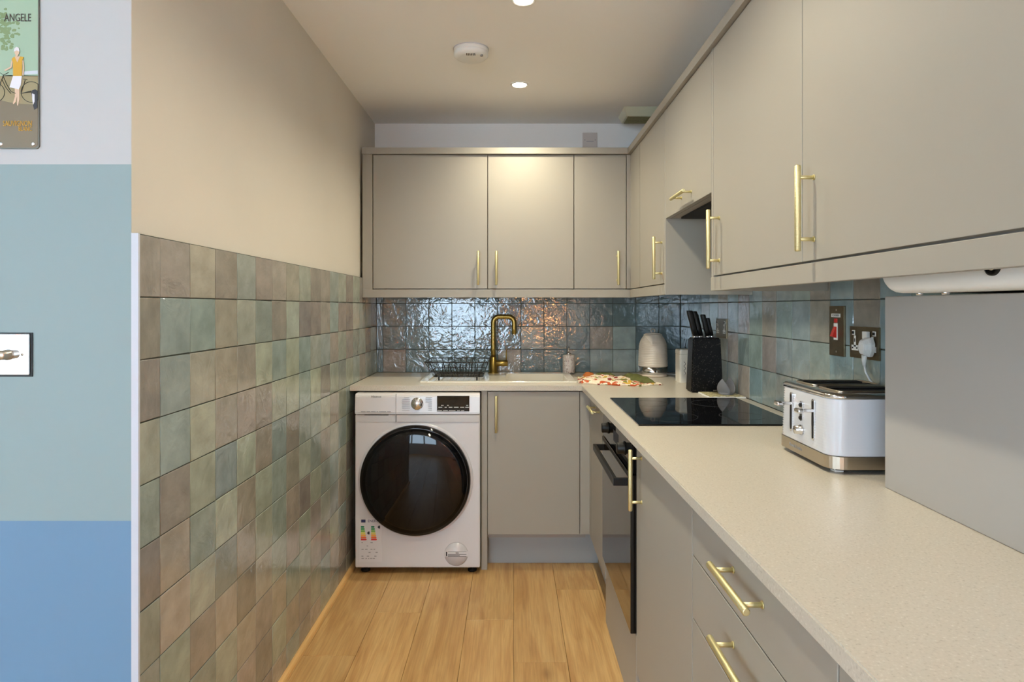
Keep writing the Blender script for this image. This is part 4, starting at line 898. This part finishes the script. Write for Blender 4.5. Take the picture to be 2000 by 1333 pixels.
def double_socket(y0, y1, label, plug):
    z0, z1 = 1.137, 1.226
    t = thing('wall_socket', (XR-0.003, (y0+y1)/2, z0), label, 'socket', 'double sockets'); plate(t, y0, y1, z0, z1, M['bronze'])
    for s in (0, 1):
        yc = y1-0.029-s*0.088; ye = y1-0.022 if s == 0 else y0+0.020
        b = bmesh.new(); box(b, sx_-0.0008, sx_+0.001, yc-0.005, yc+0.005, 1.168, 1.200); box(b, sx_-0.0008, sx_+0.001, yc-0.017, yc+0.017, 1.158, 1.173); so = obj('outlet', b, M['plastic'], t)
        b = bmesh.new(); box(b, sx_-0.0014, sx_-0.0006, yc-0.002, yc+0.002, 1.182, 1.192)
        for q in (-0.011, 0.011): box(b, sx_-0.0014, sx_-0.0006, yc+q-0.003, yc+q+0.003, 1.163, 1.167)
        obj('pin_hole', b, M['dark'], so)
        sw = bx('rocker_surround', M['plastic'], t, sx_-0.001, sx_+0.001, ye-0.0075, ye+0.0075, 1.202, 1.215); bx('rocker', M['black_matte'], sw, sx_-0.004, sx_-0.0008, ye-0.0035, ye+0.0035, 1.2045, 1.2125, bev=0.0006)
    return t
double_socket(1.700, 1.846, 'bronze double socket with a white plug above the toaster', True)
double_socket(2.910, 3.056, 'bronze double socket behind the knife handles', False)
yc = 1.846-0.029-0.088+0.004
t = thing('plug', (XR-0.03, yc, 1.135), 'white three-pin plug and cord in the socket above the toaster', 'plug')
b = bmesh.new()
loftp = []
def plug_ring(x, s): return [b.verts.new((x, yc+u*s, 1.172+v*s)) for u, v in ((-0.012,0.026),(0.012,0.026),(0.021,0.011),(0.021,-0.010),(0.010,-0.026),(-0.010,-0.026),(-0.021,-0.010),(-0.021,0.011))]
rg = [plug_ring(x, s) for x, s in ((sx_-0.0014, 0.97), (sx_-0.004, 1.0), (sx_-0.014, 1.0), (sx_-0.017, 0.88), (sx_-0.027, 0.74), (sx_-0.030, 0.6))]
for A, B in zip(rg, rg[1:]):
    for i in range(8): b.faces.new([A[i], A[(i+1)%8], B[(i+1)%8], B[i]])
b.faces.new(rg[0]); b.faces.new(rg[-1]); bmesh.ops.recalc_face_normals(b, faces=b.faces); bmesh.ops.bevel(b, geom=list(b.edges), offset=0.0015, segments=2, affect='EDGES'); obj('body', b, M['plastic'], t)
bx('rocker_flap', M['plastic'], t, sx_-0.012, sx_-0.0016, yc+0.005, yc+0.027, 1.1935, 1.214, bev=0.0015)
b = bmesh.new(); lathe(b, (sx_-0.020, yc, 1.150), (0,0,-1), [(0.007,0),(0.0065,0.012),(0.0045,0.028),(0.0,0.028)], 16); obj('strain_relief', b, M['plastic'], t)
b = bmesh.new(); tube(b, [(sx_-0.020, yc, 1.13), (sx_-0.018, yc-0.003, 1.105), (sx_-0.012, yc-0.012, 1.085), (sx_-0.002, yc-0.02, 1.0725), (sx_-0.001, yc-0.022, 1.066)], 0.0032, 10); obj('cord', b, M['plastic'], t)

# ------------------------------------------------------------------ painted wall: dimmer switch and metal sign
S = WFY/1250
def wx(xp): return (xp-1000)*S
def wz(yp): return EYE-(yp-600)*S
t = thing('dimmer_switch', (wx(22), WFY-0.004, wz(735)), 'polished chrome dimmer switch plate on the blue-green wall', 'switch')
b = bmesh.new(); box(b, wx(-22), wx(61), WFY-0.0065, WFY-0.0005, wz(733), wz(652), bev=0.0025, seg=3); obj('face_plate', b, M['chrome'], t)
b = bmesh.new(); box(b, wx(-24), wx(65), WFY-0.0022, WFY, wz(736), wz(650), bev=0.0005); obj('back_plate', b, M['black_matte'], t)
for xk in (10,):
    b = bmesh.new(); lathe(b, (wx(20), WFY-0.0065, wz(693)), (0,-1,0), [(0.0115,-0.001),(0.0115,0.003),(0.0100,0.004),(0.0098,0.021),(0.0088,0.0225),(0,0.0225)], 32); obj('knob', b, M['steel'], t)
for xp in (48, -10):
    b = bmesh.new(); lathe(b, (wx(xp), WFY-0.0064, wz(692.5)), (0,-1,0), [(0.003,-0.001),(0.003,0.0006),(0.0,0.001)], 14); obj('screw', b, M['steel'], t)

t = thing('metal_sign', (wx(38), WFY-0.003, wz(291)), 'tall vintage tin wine sign of a woman with a bicycle on the white wall', 'sign')
m_sk = mat('sign_sky', srgb(158,184,160), 0.35); m_gd = mat('sign_ground', srgb(122,110,88), 0.35); m_rim = mat('sign_rim', srgb(110,112,104), 0.35)
b = bmesh.new(); prism(b, [(x, WFY-0.0005, z) for x, z in rrect(wx(-3), wx(78.5), wz(291.5), wz(-14), 0.007, 5)], (0, -0.003, 0)); obj('plate', b, m_rim, t)
y1 = WFY-0.0036
def flat(name, pts, m, lvl=0, parent=t):
    b = bmesh.new(); prism(b, [(wx(x), y1-0.0002*lvl, wz(y)) for x, y in pts], (0, -0.0002, 0)); return obj(name, b, m, parent)
flat('printed_sky', [(-1,-12),(76.5,-12),(76.5,150),(-1,150)], m_sk)
flat('printed_ground', [(-1,150),(20,148),(76.5,149),(76.5,284),(71,289.5),(4,289.5),(-1,284)], mat('sign_meadow', srgb(150,138,102), 0.35))
flat('printed_foreground', [(-1,196),(30,203),(76.5,206),(76.5,284),(71,289.5),(4,289.5),(-1,284)], m_gd, 1)
flat('printed_water', [(50,141),(78.2-1.7,139),(76.5,146),(48,147)], mat('sign_water', srgb(196,204,214), 0.4), 1)
m_lf = mat('sign_leaves', srgb(126,148,104), 0.4); rr = random.Random(11)
b = bmesh.new()
for i in range(90):
    cx, cy = rr.choice([(rr.uniform(2,14), rr.uniform(18,60)), (rr.uniform(4,40), rr.uniform(44,76)), (rr.uniform(2,28), rr.uniform(70,98))]); r0 = rr.uniform(2.2, 5)
    prism(b, [(wx(max(-1, cx+r0*math.cos(a)*rr.uniform(.7,1.2))), y1-0.0002, wz(cy+r0*0.7*math.sin(a)*rr.uniform(.7,1.2))) for a in [2*PI*k/8 for k in range(8)]], (0, -0.00012-0.000002*i, 0))
obj('printed_tree', b, m_lf, t)
m_dk = mat('sign_dark_green', srgb(52,56,46), 0.4); m_sn = mat('sign_skin', srgb(214,184,156), 0.4); m_wh = mat('sign_white', srgb(222,222,228), 0.4); m_ye = mat('sign_yellow', srgb(206,158,40), 0.4)
def wheel(cx, cy, r):
    return [(wx(max(-1.5, min(77, cx+r*math.cos(a)))), y1-0.0006, wz(cy+r*math.sin(a))) for a in [2*PI*k/36 for k in range(36)]]
b = bmesh.new(); tube(b, wheel(64, 181, 20), 0.0006, 6, closed=True); tube(b, wheel(-6, 182, 18), 0.0006, 6, closed=True)
def ln(*p): tube(b, [(wx(x), y1-0.0006, wz(y)) for x, y in p], 0.0007, 6)
ln((10,148),(4,163),(0,182)); ln((9,150),(16,166),(24,180),(34,184)); ln((7,157),(14,172),(24,184)); ln((52,158),(44,184),(64,181)); ln((2,143),(10,148),(20,143)); ln((48,156),(56,157)); ln((44,184),(64,179))
obj('printed_bicycle', b, m_dk, t)
flat('printed_legs', [(32,174),(41,174),(41,195),(38.5,208),(36.5,207),(36.5,190),(34,200),(30,205),(28.5,203.5),(32.5,190)], m_sn, 4)
flat('printed_skirt', [(29,149),(46,150),(44,168),(40,176),(22,172)], m_wh, 5)
flat('printed_top', [(26,117),(32,112),(43,112),(50,113),(47,120),(46,150),(29,150),(29,124)], m_ye, 6)
flat('printed_neckline', [(32,112),(43,112),(37.5,124)], m_sn, 7)
flat('printed_arm', [(47,120),(49.5,120),(51,136),(49,150),(47,148),(48,136)], m_sn, 7)
flat('printed_arm', [(26,120),(28.5,122),(26.5,134),(14,141),(12,138.5),(24,132)], m_sn, 7)
flat('printed_head', [(33,100),(40,100),(41.5,105),(39,110),(38.5,113),(34.5,113),(34,109),(32,105)], m_sn, 8)
flat('printed_hat', [(31,103),(32,97),(36,93.5),(40,95),(42,101),(42.5,103.5),(37,100.5)], m_wh, 9)
flat('printed_dog', [(64,183),(66,178),(72,176),(76.5,179),(76.5,212),(70,216),(68,208),(67,196)], mat('sign_dog', srgb(44,44,50), 0.4), 5)
flat('printed_dog_chest', [(66,184),(71,186),(71,200),(68,206),(66.5,196)], m_wh, 6)
text('lettering', 'ANGELE', 0.0235, mat('sign_brown', srgb(70,62,58), 0.4), t, (wx(38), y1-0.0012, wz(37)), FACE_CAM, squeeze=0.66)
text('lettering', 'SAUVIGNON', 0.0165, bpy.data.materials['sign_yellow'], t, (wx(37.5), y1-0.0012, wz(243)), FACE_CAM, squeeze=0.64)
text('lettering', 'BLANC', 0.0135, bpy.data.materials['sign_yellow'], t, (wx(52.5), y1-0.0012, wz(253.5)), FACE_CAM, squeeze=0.66)
for xp, yp in ((5,282.5),(67.5,282.5),(9,-3),(72,-3)):
    b = bmesh.new(); lathe(b, (wx(xp), y1, wz(yp)), (0,-1,0), [(0.0038,0),(0.0036,0.0012),(0.002,0.0016),(0.0,0.0008)], 16); obj('screw', b, M['chrome'], t)

# ------------------------------------------------------------------ floor lamp in the room behind the camera (its glow shows in the back tiles)
lx, ly = 0.45, -1.9
t = thing('floor_lamp', (lx, ly, 0.0), 'amber shaded floor lamp in the room behind the camera', 'lamp')
b = bmesh.new(); lathe(b, (lx, ly, 0.0005), (0,0,1), [(0.15,0),(0.15,0.012),(0.02,0.024),(0.0,0.024)], 32); obj('base', b, M['black_matte'], t)
b = bmesh.new(); cyl(b, (lx, ly, 0.02), (lx, ly, 1.2), 0.011, 16); obj('pole', b, M['brass_dark'], t)
b = bmesh.new(); lathe(b, (lx, ly, 1.0), (0,0,1), [(0.10,0),(0.075,0.20),(0.072,0.20),(0.097,0.0),(0.10,0)], 40); obj('shade', b, M['shade'], t)
